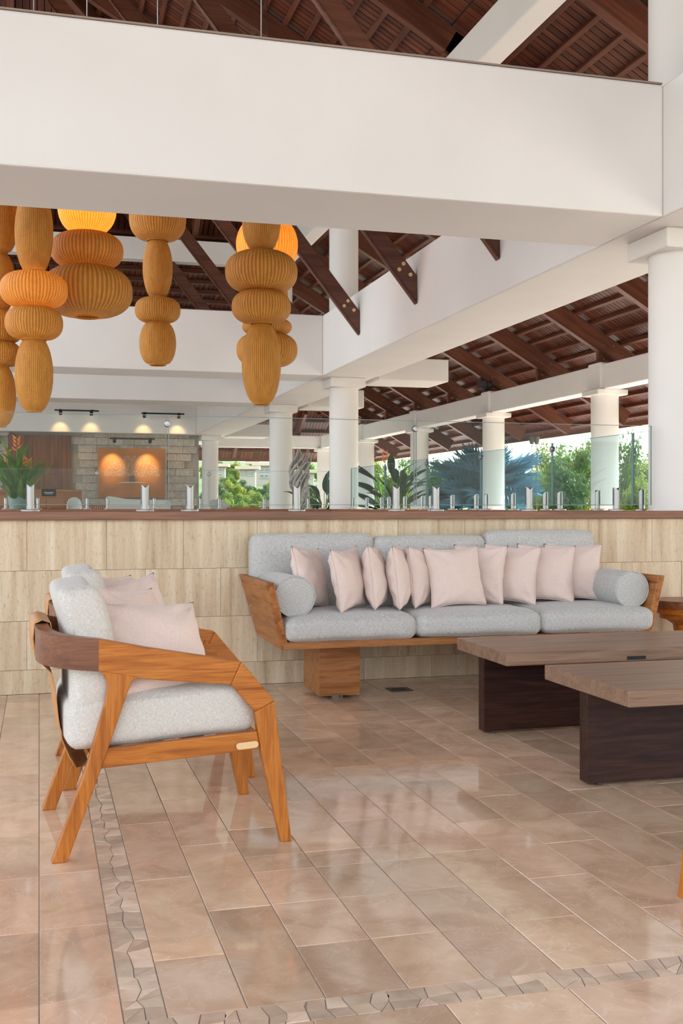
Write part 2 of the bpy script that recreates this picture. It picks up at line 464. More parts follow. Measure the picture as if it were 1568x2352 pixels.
def _rattan():
    m, nt, b = new_mat('woven_rattan'); out = nt.nodes['Material Output']
    tc = nt.nodes.new('ShaderNodeTexCoord'); sx = nt.nodes.new('ShaderNodeSeparateXYZ'); nt.links.new(tc.outputs['UV'], sx.inputs[0])
    def sn(src, k, ph=0.):
        a = N(nt, 'ShaderNodeMath', operation='MULTIPLY_ADD'); a.inputs[1].default_value = k; a.inputs[2].default_value = ph; nt.links.new(src, a.inputs[0])
        s = N(nt, 'ShaderNodeMath', operation='SINE'); nt.links.new(a.outputs[0], s.inputs[0]); return s.outputs[0]
    nu = 60
    su = sn(sx.outputs[0], 2*math.pi*nu); sv = sn(sx.outputs[1], 2*math.pi*85)
    pr = N(nt, 'ShaderNodeMath', operation='MULTIPLY'); nt.links.new(sn(sx.outputs[0], math.pi*nu), pr.inputs[0]); nt.links.new(sv, pr.inputs[1])
    a1 = N(nt, 'ShaderNodeMath', operation='MULTIPLY'); a1.inputs[1].default_value = .85; nt.links.new(su, a1.inputs[0])
    ad = N(nt, 'ShaderNodeMath', operation='ADD'); nt.links.new(a1.outputs[0], ad.inputs[0]); nt.links.new(pr.outputs[0], ad.inputs[1])
    mr = N(nt, 'ShaderNodeMapRange'); mr.inputs['From Min'].default_value = -1.5; mr.inputs['From Max'].default_value = 1.5; nt.links.new(ad.outputs[0], mr.inputs[0])
    nz = N(nt, 'ShaderNodeTexNoise', in_Scale=26.0, in_Detail=3.0); nt.links.new(coords(nt, (1,1,.25)), nz.inputs['Vector'])
    r = ramp(nt, mr.outputs[0], [(.1, (.46,.165,.022)), (.5, (.72,.30,.045)), (.9, (.88,.47,.11))])
    rn = ramp(nt, nz.outputs['Fac'], [(.3, (.72,.7,.66)), (.7, (1,1,1))])
    mx = N(nt, 'ShaderNodeMixRGB', blend_type='MULTIPLY'); mx.inputs[0].default_value = .7; nt.links.new(r.outputs[0], mx.inputs[1]); nt.links.new(rn.outputs[0], mx.inputs[2])
    nt.links.new(mx.outputs[0], b.inputs['Base Color']); b.inputs['Roughness'].default_value = .55; b.inputs['Specular IOR Level'].default_value = .3
    bump(nt, b, mr.outputs[0], .5, .010)
    t = N(nt, 'ShaderNodeBsdfTranslucent'); nt.links.new(mx.outputs[0], t.inputs[0])
    ms = N(nt, 'ShaderNodeMixShader'); ms.inputs[0].default_value = .22
    nt.links.new(b.outputs[0], ms.inputs[1]); nt.links.new(t.outputs[0], ms.inputs[2]); nt.links.new(ms.outputs[0], out.inputs[0])
    return m
MT['rattan'] = _rattan()

# ================================================================== SETTING
def struct(o, label=None):
    tag(o, label, kind='structure'); return o

# ---- floor: marble tiles and mosaic border strips, each piece its own object
floor = struct(empty('floor'), 'polished beige marble tile floor with mosaic border strips')
FX0, FX1, FY0, FY1 = -2.6, 5.2, 1.2, 6.75
box('grout_bed', -9, 4.9, -6, FY1, -.12, -.0025, MT['grout'], floor)
tile_cache = {}
def tile(x0, x1, y0, y1, dz=0):
    g = .0016; w, l = round(x1-x0-2*g, 4), round(y1-y0-2*g, 4)
    if w < .01 or l < .01: return
    if (w, l) not in tile_cache:
        bm = bmesh.new(); bm_box(bm, -w/2, w/2, -l/2, l/2, -.012, 0)
        bmesh.ops.bevel(bm, geom=[e for e in bm.edges if e.verts[0].co.z > -.001 and e.verts[1].co.z > -.001], offset=.0012, segments=1, affect='EDGES')
        tile_cache[(w, l)] = mesh_of(bm, 'tile', mat=MT['marble'])
    o = link('tile', tile_cache[(w, l)], parent=floor, loc=((x0+x1)/2, (y0+y1)/2, dz))
    o.rotation_euler = (R.uniform(-.0012, .0012), R.uniform(-.0012, .0012), 0)
def column_tiles(x0, x1, joints):
    for a, b in zip(joints[:-1], joints[1:]): tile(x0, x1, a, b)
def run(y0, y1, start, pitch):
    js = [y0]; y = start
    while y <= y0+.02: y += pitch
    while y < y1-.02: js.append(y); y += pitch
    return js+[y1]
MX0, MX1, MY0, MY1 = .175, .267, 2.295, 2.388      # mosaic strips
YB = 6.745
# left of the strip along Y
for k, (a, b) in enumerate(((-1.8,-1.2),(-1.2,-.6),(-.6,-.36),(-.36,-.18),(-.18,0))):
    column_tiles(a, b, run(1.5, YB, 2.30+(.22 if k % 2 == 0 else 0), .44))
column_tiles(0, MX0, run(1.5, YB, 2.529, .443))
# inside the field
column_tiles(MX1, .442, run(MY1, YB, 2.694, .593))
column_tiles(.442, .62, run(MY1, YB, 2.991, .593))
xs = [.62, .815, 1.005, 1.2]
for a, b in zip(xs[:-1], xs[1:]):
    column_tiles(a, b, [MY1, 2.69, 2.995, 3.27])
    column_tiles(a, b, [3.27, 3.42])
    column_tiles(a, b, run(3.42, YB, 3.72+(.3 if a in (.815,) else 0), .6))
x = 1.2; k = 0
while x < 4.9:
    b = min(x+.196, 4.9)
    column_tiles(x, b, run(MY1, YB, 2.70+(.3 if k % 2 else 0), .6)); x = b; k += 1
# in front of the strip along X
x = MX1; k = 0
while x < 2.4:
    column_tiles(x, x+.3, run(1.5, MY0, 1.70+(.2 if k % 2 else 0), .4)); x += .3; k += 1
# mosaic: irregular stones cut from a jittered strip
def mosaic(p0, dirv, nrm, length, width):
    s = 0.; d = Vector(dirv); n = Vector(nrm); base = Vector(p0)
    def piece(poly):
        c = Vector((sum(p.x for p in poly)/len(poly), sum(p.y for p in poly)/len(poly)))
        bm = bmesh.new(); pts = []
        for p in poly:
            q = c + (p-c)*(1-min(.45, 0.0022/max(.004, (p-c).length)))
            pts.append(q-c)
        a = [bm.verts.new((q.x, q.y, -.006)) for q in pts]; b = [bm.verts.new((q.x, q.y, .0004)) for q in pts]
        m = len(pts)
        bm.faces.new(b)
        for i in range(m): bm.faces.new((a[i], a[(i+1) % m], b[(i+1) % m], b[i]))
        me = mesh_of(bm, 'mosaic_stone', mat=MT['mosaic'])
        link('mosaic_stone', me, parent=floor, loc=(c.x, c.y, 0))
    P = lambda a, b: base + d*a + n*b
    prev = [(0., 0.), (0., width*.5), (0., width)]
    while s < length:
        st = R.uniform(.035, .062); s2 = s+st
        cur = [(s2+R.uniform(-.012,.012), 0.), (s2+R.uniform(-.014,.014), width*R.uniform(.36,.64)), (s2+R.uniform(-.012,.012), width)]
        for j in (0, 1):
            q = [P(*prev[j]), P(*cur[j]), P(*cur[j+1]), P(*prev[j+1])]
            if R.random() < .22: piece([q[0], q[1], q[2]]); piece([q[0], q[2], q[3]])
            else:
                if R.random() < .35: q.insert(2, (q[1]+q[2])/2 + d*R.uniform(-.008, .008))
                piece(q)
        prev = cur; s = s2
mosaic((MX0, MY1), (0, 1), (1, 0), 3.4, MX1-MX0)
mosaic((MX0, MY0), (1, 0), (0, 1), 1.75, MY1-MY0)
box('mosaic_strip_end', MX0, MX1, MY1+3.46, YB, -.012, 0, MT['marble'], floor)
# floor beyond the low wall and in the open gallery
struct(box('floor_hall', -9, 9.4, 7.2, 36, -.12, 0, m_plain('pale_marble_floor', (.74,.69,.63), .25)), 'stone floor of the hall beyond the low wall')
struct(box('floor_gallery', 4.9, 9.4, -6, 7.2, -.12, 0, m_plain('pale_paving', (.80,.77,.73), .5)), 'paved gallery floor outside the column line')

# ---- low travertine wall with timber cap
def low_wall(name, label, x0, x1, y0, y1, rows, slab, cap, along='X', capmat='cap_wood', pieces=True):
    w = struct(empty(name, (0, 0, 0)), label)
    box('core', x0+.02, x1-.02, y0+.02, y1-.02, 0, 1.02, MT['grout'], w)
    if pieces:
        for r, (za, zb) in enumerate(zip(rows[:-1], rows[1:])):
            x = x0-(slab*.5 if r % 2 else 0)
            while x < x1:
                a, b = max(x, x0), min(x+slab, x1)
                if b-a > .01:
                    me = box_me(-(b-a)/2+.0008, (b-a)/2-.0008, 0, .02, .0008, zb-za-.0008, MT['travertine'], .0008, 1)
                    link('stone_slab', me, parent=w, loc=((a+b)/2, y0+R.uniform(-.0012, .0012), za))
                x += slab
    else:
        box('stone_facing', x0, x1, y0, y1, 0, 1.02, MT['travertine'], w)
    c = cap
    o = struct(box('trim_'+name.split('_', 1)[1], c[0], c[1], c[2], c[3], 1.026, 1.078, MT[capmat], None, .004))
    return w
low_wall('wall_front', 'low travertine slab wall behind the sofa', -2.6, 4.9, 6.75, 7.19, [0, .142, .43, .727, 1.025], .46, (-2.7, 4.95, 6.71, 7.22))
low_wall('wall_side', 'low side wall under the right hand glass rail', 4.22, 4.66, 7.2, 15.8, [0], 1, (4.18, 4.70, 7.2, 15.8), capmat='cap_wood_y', pieces=False)
low_wall('wall_rear', 'low wall under the far glass rail', -9, 4.66, 15.85, 16.25, [0], 1, (-9, 4.70, 15.81, 16.29), pieces=False)

# ---- columns
def column(x, y, z0, z1, r, label, cap=(.27, .12), upper=None):
    c = struct(empty('column', (x, y, z0)), label)
    lathe('shaft', [(r, 0), (r, z1-z0-cap[1])], MT['plaster'], c, 48)
    w = cap[0]
    cbox('capital', (0, 0, z1-z0-cap[1]/2), (2*w, 2*w, cap[1]), MT['plaster'], c, .012)
    if upper: 
        lathe('upper_shaft', [(r, upper[0]-z0), (r, upper[1]-z0)], MT['plaster'], c, 48)
    return c
ZB, ZT = 3.04, 3.92
CX = 4.44
YC = [6.99, 16.05, 20.55, 29.55]
nm = ['nearest round white column at the right edge', 'round white column beside the hanging lanterns', 'round white column right of the hillside view', 'round white column at the stone wall end']
for y, l in zip(YC, nm): column(CX, y, 0, ZB, .22, l, (.27, .14), upper=(ZT, 5.66))
OX = 8.8
for y, l in zip((2.5, 7.0, 11.5, 16.02, 20.53, 25.0, 29.45, 34.2), ('outer gallery column beside the camera','outer gallery column level with the sofa','outer gallery column out of the trees', 'outer white column before the green trees', 'outer white column splitting the blue palm', 'outer white column left of the blue palm', 'outer white column behind the dark plant', 'farthest outer corner column')):
    column(OX, y, 0, 2.99, .22, l, (.27, .09))

# ---- beams
def beam(name, label, x0, x1, y0, y1, z0, z1, bv=.015):
    return struct(box(name, x0, x1, y0, y1, z0, z1, MT['plaster'], None, bv), label)
beam('beam', 'deep cream plaster beam crossing the top of the view', -9, CX-.43, 6.51, 7.40, ZB, ZT)
beam('beam', 'deep side beam running back above the right hand rail', CX-.43, CX+.43, -6, 34, ZB, ZT)
beam('beam', 'deep far beam behind the hanging lanterns', -9, CX-.43, 15.64, 16.48, ZB, ZT)
beam('beam', 'second far beam in front of the reception', -9, CX-.43, 20.12, 20.98, ZB, ZT)
beam('beam', 'white fascia beam above the reception stone wall', -9, CX-.43, 29.12, 29.98, ZB, 4.75)
for y in (16.06, 20.55, 29.55): beam('beam_stub', 'short beam end projecting past the side beam', CX+.43, 5.97, y-.43, y+.43, 3.0, 3.34)
beam('beam', 'slim outer gallery beam on the outer columns', OX-.15, OX+.15, -6, 34.35, 2.99, 3.39)
beam('beam', 'slim gallery beam at the far end', 4.87, OX-.15, 34.05, 34.35, 2.99, 3.39)
for y in (16.02, 20.53, 25.0, 29.45):
    struct(box('beam_block', OX-.19, OX+.19, y-.2, y+.2, 2.992, 3.42, MT['plaster'], None, .01), 'thickened plaster block on the gallery beam over a column')
# slim dark flashing along the top of the near beam
struct(box('trim_1', -9, CX-.44, 6.505, 7.405, ZT, ZT+.010, m_plain('beam_flashing', (.32,.24,.19), .6)), 'thin dark edging on top of the near beam')
# upper ring beam
beam('ring_beam', 'slim upper white beam carried by the tall columns', CX-.125, CX+.125, -6, 29.6, 5.65, 6.06)
beam('ring_beam', 'upper white beam behind the lanterns', -9, CX-.125, 20.42, 20.68, 5.65, 6.06)
beam('ring_beam', 'upper white beam over the near beam', -9, CX-.125, 6.86, 7.12, 5.65, 6.06)

# ---- timber roof
SL = .58; AN = math.atan(SL); CA = math.cos(AN)
def make_plank(name): return box_me(0, 1, -.045, .045, 0, .022, MT['roof_board'])
plank_me = make_plank('plank')
PITCH = .104
def plank(parent, x0, z0, x1, z1, y):
    L = math.hypot(x1-x0, z1-z0); a = math.atan2(z1-z0, x1-x0)
    link('plank', plank_me, parent=parent, loc=(x0, y, z0), rot=(0, -a, 0), scale=(L, 1, 1))
def plank_y(parent, y0, z0, y1, z1, x):
    L = math.hypot(y1-y0, z1-z0); a = math.atan2(z1-z0, y1-y0)
    o = link('plank', plank_me, parent=parent, loc=(x, y0, z0), scale=(L, 1, 1))
    o.rotation_euler = Matrix(((0,-1,0),(1,0,0),(0,0,1))).to_3x3().to_4x4().to_euler()
    o.rotation_euler = (Matrix.Rotation(math.pi/2, 4, 'Z') @ Matrix.Rotation(-a, 4, 'Y')).to_euler()
def timber(name, parent, a, b, w, h, mat, up=None, bv=.006):
    """box beam whose UNDERSIDE centre line runs a->b, width w, height h above"""
    a = Vector(a); b = Vector(b); L = (b-a).length; xd = (b-a).normalized()
    side = Vector((0,0,1)).cross(xd)
    side = side.normalized() if side.length > 1e-4 else Vector((0,1,0))
    upv = xd.cross(side)
    if upv.z < 0: upv = -upv
    if up is not None: upv = Vector(up).normalized(); side = upv.cross(xd).normalized()
    m = Matrix((xd, side, upv)).transposed().to_4x4(); m.translation = a
    me = box_me(0, L, -w/2, w/2, 0, h, mat, bv, 1)
    o = link(name, me, parent=parent); o.matrix_basis = m; return o
zc = lambda x: 4.03 - SL*(x-8.65)          # underside of boards over the gallery
za = lambda x: 6.50 + SL*(CX-x)            # over the hall
backing = m_plain('roof_backing', (.02,.012,.01), .9)
gal = struct(empty('ceiling_gallery'), 'dark red timber board ceiling sloping down over the open gallery')
y = 6.6
while y < 36:
    xa = max(CX, y-25.3); 
    if xa < 10.85: plank(gal, xa, zc(xa), 10.9, zc(10.9), y)
    y += PITCH
def slab(name, parent, pts, mat, th=.03):
    bm = bmesh.new(); a = [bm.verts.new(p) for p in pts]; b = [bm.verts.new((p[0], p[1], p[2]+th)) for p in pts]
    n = len(pts); bm.faces.new(a[::-1]); bm.faces.new(b)
    for i in range(n): bm.faces.new((a[i], a[(i+1) % n], b[(i+1) % n], b[i]))
    return link(name, mesh_of(bm, mat=mat), parent=parent)
o = .028
slab('roof_deck', gal, [(CX, -6, zc(CX)+o), (10.9, -6, zc(10.9)+o), (10.9, 36.2, zc(10.9)+o), (CX, 29.74, zc(CX)+o)], backing)
slab('board_lining', gal, [(CX, -6, zc(CX)), (10.9, -6, zc(10.9)), (10.9, 6.54, zc(10.9)), (CX, 6.54, zc(CX))], MT['roof_board'], .02)
perp = (SL*CA, 0, CA)
x = CX+.30; k = 0
while x < 10.85:
    timber('purlin', gal, (x, -6, zc(x)-.085), (x, min(35.3, max(29.7, x+25.3)), zc(x)-.085), .055, .085, MT['roof_timber'], up=perp); x += .27
for k in range(-3, 9):
    y = 16.0+2.25*k
    if y > 34: break
    zr = lambda x: zc(x)-.39
    xa = max(CX-.12, y-25.2)
    r_ = timber('rafter', gal, (xa, y, zr(xa)), (10.4, y, zr(10.4)), .10, .28, MT['roof_timber'])
    L = (Vector((10.4,0,zr(10.4)))-Vector((xa,0,zr(xa)))).length
    box('edge_strip', 0, L, -.062, .062, -.018, 0, MT['roof_timber'], r_)
    if y > 8 and y < 30:
        for bx, bz in ((L-1.98, .10), (L-1.83, .19), (L-1.75, .07)):
            lathe('bolt', [(.018, 0), (.018, .012)], MT['bolt'], r_, 10, loc=(bx, -.05, bz), rot=(math.pi/2, 0, 0), smooth=False)
        box('post', OX-.14, OX-.06, y-.04, y+.04, 3.39, zr(OX-.1)+.02, MT['roof_timber'], gal)
for s_ in (1,):
    timber('eave_board', gal, (10.89, -6, zc(10.89)-.09), (10.89, 36.1, zc(10.89)-.09), .03, .13, MT['roof_timber'])
# far end of the gallery: boards run away from the hall
far = struct(empty('ceiling_far'), 'dark timber ceiling over the far end of the gallery')
zf = lambda yy: 4.03-SL*(yy-33.95)
x = 2.0
while x < 10.8:
    ya = max(29.74, x+25.3)
    plank_y(far, ya, zf(ya), 36.2, zf(36.2), x); x += PITCH
slab('roof_deck', far, [(2, 29.74, zf(29.74)+o), (CX, 29.74, zf(29.74)+o), (10.9, 36.2, zf(36.2)+o), (2, 36.2, zf(36.2)+o)], backing)
y = 30.0
while y < 36.1:
    timber('purlin', far, (2, y, zf(y)-.085), (min(10.8, max(CX, y-25.3)), y, zf(y)-.085), .07, .085, MT['roof_timber']); y += .52
for x in (4.5, 6.1, 8.0):
    timber('rafter', far, (x, max(29.8, x+25.3), zf(max(29.8, x+25.3))-.41), (x, 35.5, zf(35.5)-.41), .10, .28, MT['roof_timber'])
timber('eave_board', far, (2, 36.19, zf(36.19)-.09), (10.9, 36.19, zf(36.19)-.09), .03, .13, MT['roof_timber'])

# hall roof: gable with a hipped far end, scissor struts
hall = struct(empty('ceiling'), 'high reddish timber ceiling above the lanterns')
RX = -.40
y = 6.6
while y < 20.5:
    xt = max(RX, CX-(20.55-y))
    plank(hall, xt, za(xt), CX, za(CX), y)
    y += PITCH
slab('roof_deck', hall, [(RX, 6.5, za(RX)+o), (CX, 6.5, za(CX)+o), (CX, 20.55, za(CX)+o), (RX, 15.7, za(RX)+o)], backing)
slab('board_lining', hall, [(RX, 6.5, za(RX)), (-3.6, 6.5, za(RX)-SL*(RX+3.6)), (-3.6, 18.9, za(RX)-SL*(RX+3.6)), (RX, 15.7, za(RX))][::-1], MT['roof_board'], .03)
x = CX-.35
while x > RX+.1:
    timber('purlin', hall, (x, 6.5, za(x)-.085), (x, 20.55-(CX-x), za(x)-.085), .07, .085, MT['roof_timber'], up=(SL*CA, 0, CA)); x -= .27
x = CX-.05
zh = lambda yy: 6.50+SL*(20.55-yy)
while x > -5.2:
    dy = (CX-x) if x > RX else (x+5.24)
    if dy > .05: plank_y(hall, 20.55-dy, zh(20.55-dy), 21.45, zh(21.45), x)
    x -= PITCH
slab('hip_deck', hall, [(CX, 21.45, zh(21.45)+o), (CX, 20.55, zh(20.55)+o), (RX, 20.55-CX+RX, zh(20.55-CX+RX)+o), (-5.24, 20.55, zh(20.55)+o), (-5.24, 21.45, zh(21.45)+o)], backing)
y = 20.9
while y > 16:
    dx = max(0, 20.55-y)
    timber('purlin', hall, (-5.24+dx, y, zh(y)-.085), (CX-dx, y, zh(y)-.085), .07, .085, MT['roof_timber'], up=(0, SL*CA, CA)); y -= .52
timber('ridge_beam', hall, (RX, 6.5, za(RX)-.42), (RX, 15.7, za(RX)-.42), .12, .3, MT['roof_timber'])
timber('hip_rafter', hall, (CX, 20.55, za(CX)-.36), (RX, 15.71, za(RX)-.36), .12, .26, MT['roof_timber'])
timber('hip_rafter', hall, (-5.24, 20.55, za(CX)-.36), (RX, 15.71, za(RX)-.36), .12, .26, MT['roof_timber'])
for x in (-3.6, -2.0, -.4, 1.2, 2.8):
    dy = min(CX-x, x+5.24)
    timber('rafter', hall, (x, 20.5, zh(20.5)-.38), (x, 20.55-dy, zh(20.55-dy)-.38), .10, .28, MT['roof_timber'])
XI = CX-.43
def strut(y):
    # scissor strut: vertical cut end against the beam's inner face
    sl = 1.25; vh = .31; L = 4.35
    pts = [(XI-.004, 3.34), (XI-.004, 3.34+vh), (XI-L, 3.34+vh+sl*L), (XI-L, 3.34+sl*L)]
    bm = bmesh.new()
    a = [bm.verts.new((p[0], y-.045, p[1])) for p in pts]; b = [bm.verts.new((p[0], y+.045, p[1])) for p in pts]
    bm.faces.new(a[::-1]); bm.faces.new(b)
    for i in range(4): bm.faces.new((a[i], a[(i+1)%4], b[(i+1)%4], b[i]))
    bev(bm, .006, 1)
    st = link('strut', mesh_of(bm, mat=MT['roof_timber']), parent=hall)
    n = Vector((-sl, 0, -1)).normalized()
    d = Vector((-1, 0, sl)).normalized()
    for t, off in ((.42, .06), (.30, .13), (.44, .14)):
        c = Vector((XI, y-.05, 3.34)) + d*t + Vector((sl, 0, 1)).normalized()*off
        lathe('bolt', [(.022, 0), (.022, .012)], MT['brass'], st, 12, loc=c, rot=(math.pi/2, 0, 0), smooth=False)
    tube('edge_strip', [Vector((XI-.02, y-.05, 3.345+.02)), Vector((XI-L, y-.05, 3.345+sl*(L-.02)))], .012, MT['roof_timber'], st, 4)
for k in range(6):
    y = 9.25+2.25*k - (0 if k < 4 else 0)
    strut(y)
    if y < 15.6:
        timber('rafter', hall, (RX, y, za(RX)-.40), (CX, y, za(CX)-.40), .10, .28, MT['roof_timber'])
    elif y < 20.4:
        xt = CX-(20.55-y); timber('rafter', hall, (xt, y, za(xt)-.40), (CX, y, za(CX)-.40), .10, .28, MT['roof_timber'])
# the same roof goes on over the lounge, above and behind the camera
lounge = struct(empty('ceiling_lounge'), 'timber ceiling over the lounge')
slab('board_lining', lounge, [(RX, -5, za(RX)), (CX, -5, za(CX)), (CX, 6.5, za(CX)), (RX, 6.5, za(RX))], MT['roof_board'], .05)
slab('board_lining', lounge, [(-6.5, -5, za(RX)-SL*(RX+6.5)), (RX, -5, za(RX)), (RX, 6.5, za(RX)), (-6.5, 6.5, za(RX)-SL*(RX+6.5))], MT['roof_board'], .05)
for k in range(5):
    y = -4.5+2.25*k
    timber('rafter', lounge, (RX, y, za(RX)-.40), (CX, y, za(CX)-.40), .10, .28, MT['roof_timber'])
    timber('rafter', lounge, (RX, y, za(RX)-.40), (-6.5, y, za(RX)-SL*(RX+6.5)-.40), .10, .28, MT['roof_timber'])
# lower roof behind the ring beam
rear = struct(empty('ceiling_rear'), 'dark timber ceiling behind the upper far beam')
zr2 = lambda yy: 5.98-.14*(yy-20.7)
x = CX-.05
while x > -6.5:
    plank_y(rear, 20.7, zr2(20.7), 29.1, zr2(29.1), x); x -= PITCH
slab('roof_deck', rear, [(-9, 20.7, zr2(20.7)+o), (CX, 20.7, zr2(20.7)+o), (CX, 29.1, zr2(29.1)+o), (-9, 29.1, zr2(29.1)+o)], backing)
y = 21.2
while y < 29:
    timber('purlin', rear, (-6.5, y, zr2(y)-.085), (CX-.1, y, zr2(y)-.085), .07, .085, MT['roof_timber']); y += .6

# ================================================================== FURNITURE
# ---- sofa
def make_sofa():
    t = empty('sofa', (1.19, 5.89, 0)); tag(t, 'long grey three seat sofa with slanted wooden ends against the stone wall', 'sofa')
    ox, oy = 1.19, 5.89
    T = .045
    W_ = 2.45; D = .84
    # slanted end panels
    for side in (0, 1):
        bm = bmesh.new()
        def P(x, y, z): return (x if side == 0 else W_-x, y, z)
        o_ = [P(0, 0, .69), P(0, D, .69), P(.088, .71, .325), P(.088, .01, .32)]
        i_ = [P(T, 0, .69), P(T, D, .69), P(.088+T, .71, .325), P(.088+T, .01, .32)]
        a = [bm.verts.new(p) for p in o_]; b = [bm.verts.new(p) for p in i_]
        bm.faces.new(a); bm.faces.new(b[::-1])
        for k in range(4): bm.faces.new((a[k], b[k], b[(k+1)%4], a[(k+1)%4]))
        bmesh.ops.recalc_face_normals(bm, faces=bm.faces); bev(bm, .003, 1)
        link('end_panel', mesh_of(bm, mat=MT['sofa_side']), parent=t)
    box('base_board', .1, W_-.1, .005, .71, .321, .361, MT['sofa_wood'], t, .003)
    prism('back_board', [(.735, .36), (.80, .69), (.84, .69), (.775, .36)], .1, W_-.1, MT['sofa_wood'], t, axis='X')
    for x0 in (.353, 1.86):
        p = box('pedestal', x0, x0+.24, .205, .60, .022, .322, MT['sofa_wood'], t, .002)
        for fy in (.30, .50):
            lathe('glide', [(.035, 0), (.035, .012), (.02, .022)], MT['glass_edge'], p, 16, loc=(x0+.13, fy, 0))
    for k, (a, b) in enumerate(((.112, .868), (.872, 1.638), (1.642, 2.375))):
        me = rbox_me(b-a, .60, .135, .045, 12, .022, .012, .006, k*3.1, MT['fabric'])
        o = link('seat_cushion', me, parent=t, loc=((a+b)/2, .285, .361+.068))
        hw = (b-a)/2-.004
        for sx in (-1, 1):
            tube('seam', [(sx*hw, -.26, -.03), (sx*(hw), -.262, .03), (sx*(hw-.012), -.235, .066)], .002, MT['fabric'], o, 5)
    for k, (a, b, zt) in enumerate(((.05, .815, .94), (.82, 1.565, .922), (1.57, 2.325, .952))):
        me = rbox_me(b-a, .15, zt-.46, .05, 12, .004, .012, .006, 20+k, MT['fabric'])
        link('back_cushion', me, parent=t, loc=((a+b)/2, .70-.012*(k == 2), (zt+.46)/2), rot=(rad(-5), 0, 0))
    return t
make_sofa()
def bolster(x, y0, y1, z, r, label, yaw=0):
    t = empty('bolster', (x, y0, z), yaw); tag(t, label, 'bolster cushion', 'bolsters on the sofa ends')
    n = 40; L = y1-y0
    prof = [(r-.012, 0), (r-.003, .004), (r, .012)]+[(r+.003*math.sin(math.pi*k/8), .012+(L-.024)*k/8) for k in range(1, 8)]+[(r, L-.012), (r-.003, L-.004), (r-.012, L)]
    lathe('cover', prof, MT['fabric'], t, n, rot=(-math.pi/2, 0, 0))
    for yy in (.003, L-.003):
        pts = [((r+.001)*math.cos(2*math.pi*k/n), yy, (r+.001)*math.sin(2*math.pi*k/n)) for k in range(n+1)]
        tube('piping', pts, .004, MT['fabric'], t, 6)
    return t
bolster(1.372, 5.965, 6.52, .605, .112, 'grey round bolster in the left sofa corner by the wooden end', rad(2))
bolster(3.462, 5.965, 6.52, .605, .108, 'grey round bolster in the right sofa corner beside the coffee table', rad(-2))

# ---- ten blush pillows along the sofa
seatz = .525
PW = .365
pil = [  # x, y, yaw deg, lean deg, roll deg, label
 (1.53, 6.27, 52, -12, 4, 'blush pillow half hidden behind the left bolster'),
 (1.725, 6.13, 50, -10, -2, 'second blush pillow from the left bolster, turned to the right'),
 (1.905, 6.19, 66, -7, 2, 'third blush pillow from the left, seen nearly edge on and tallest'),
 (2.055, 6.19, 65, -7, 0, 'fourth blush pillow from the left, seen nearly edge on beside the middle seam'),
 (2.215, 6.24, 50, -8, 1, 'blush pillow tucked behind the left side of the front facing pillow'),
 (2.385, 6.14, 4, -16, -2, 'front facing blush pillow in the middle of the sofa row'),
 (2.60, 6.30, -48, -10, 0, 'blush pillow tucked behind the right side of the front facing pillow'),
 (2.81, 6.30, -38, -12, 3, 'blush pillow over the seam of the middle and right seats'),
 (3.06, 6.32, -24, -14, 2, 'broad blush pillow second from the right bolster'),
 (3.28, 6.38, -26, -12, 0, 'rightmost blush pillow touching the right bolster'),
]
for k, (x, y, yaw, lean, roll, lab) in enumerate(pil):
    w = PW*(1.02 if k in (2, 3) else 1)
    pillow('throw_pillow', w, .14, 11+k*3, MT['pink'], (x, y, seatz+w/2-.018), rad(yaw), rad(lean), rad(roll), lab, 'pillow', 'blush pillows on the sofa')

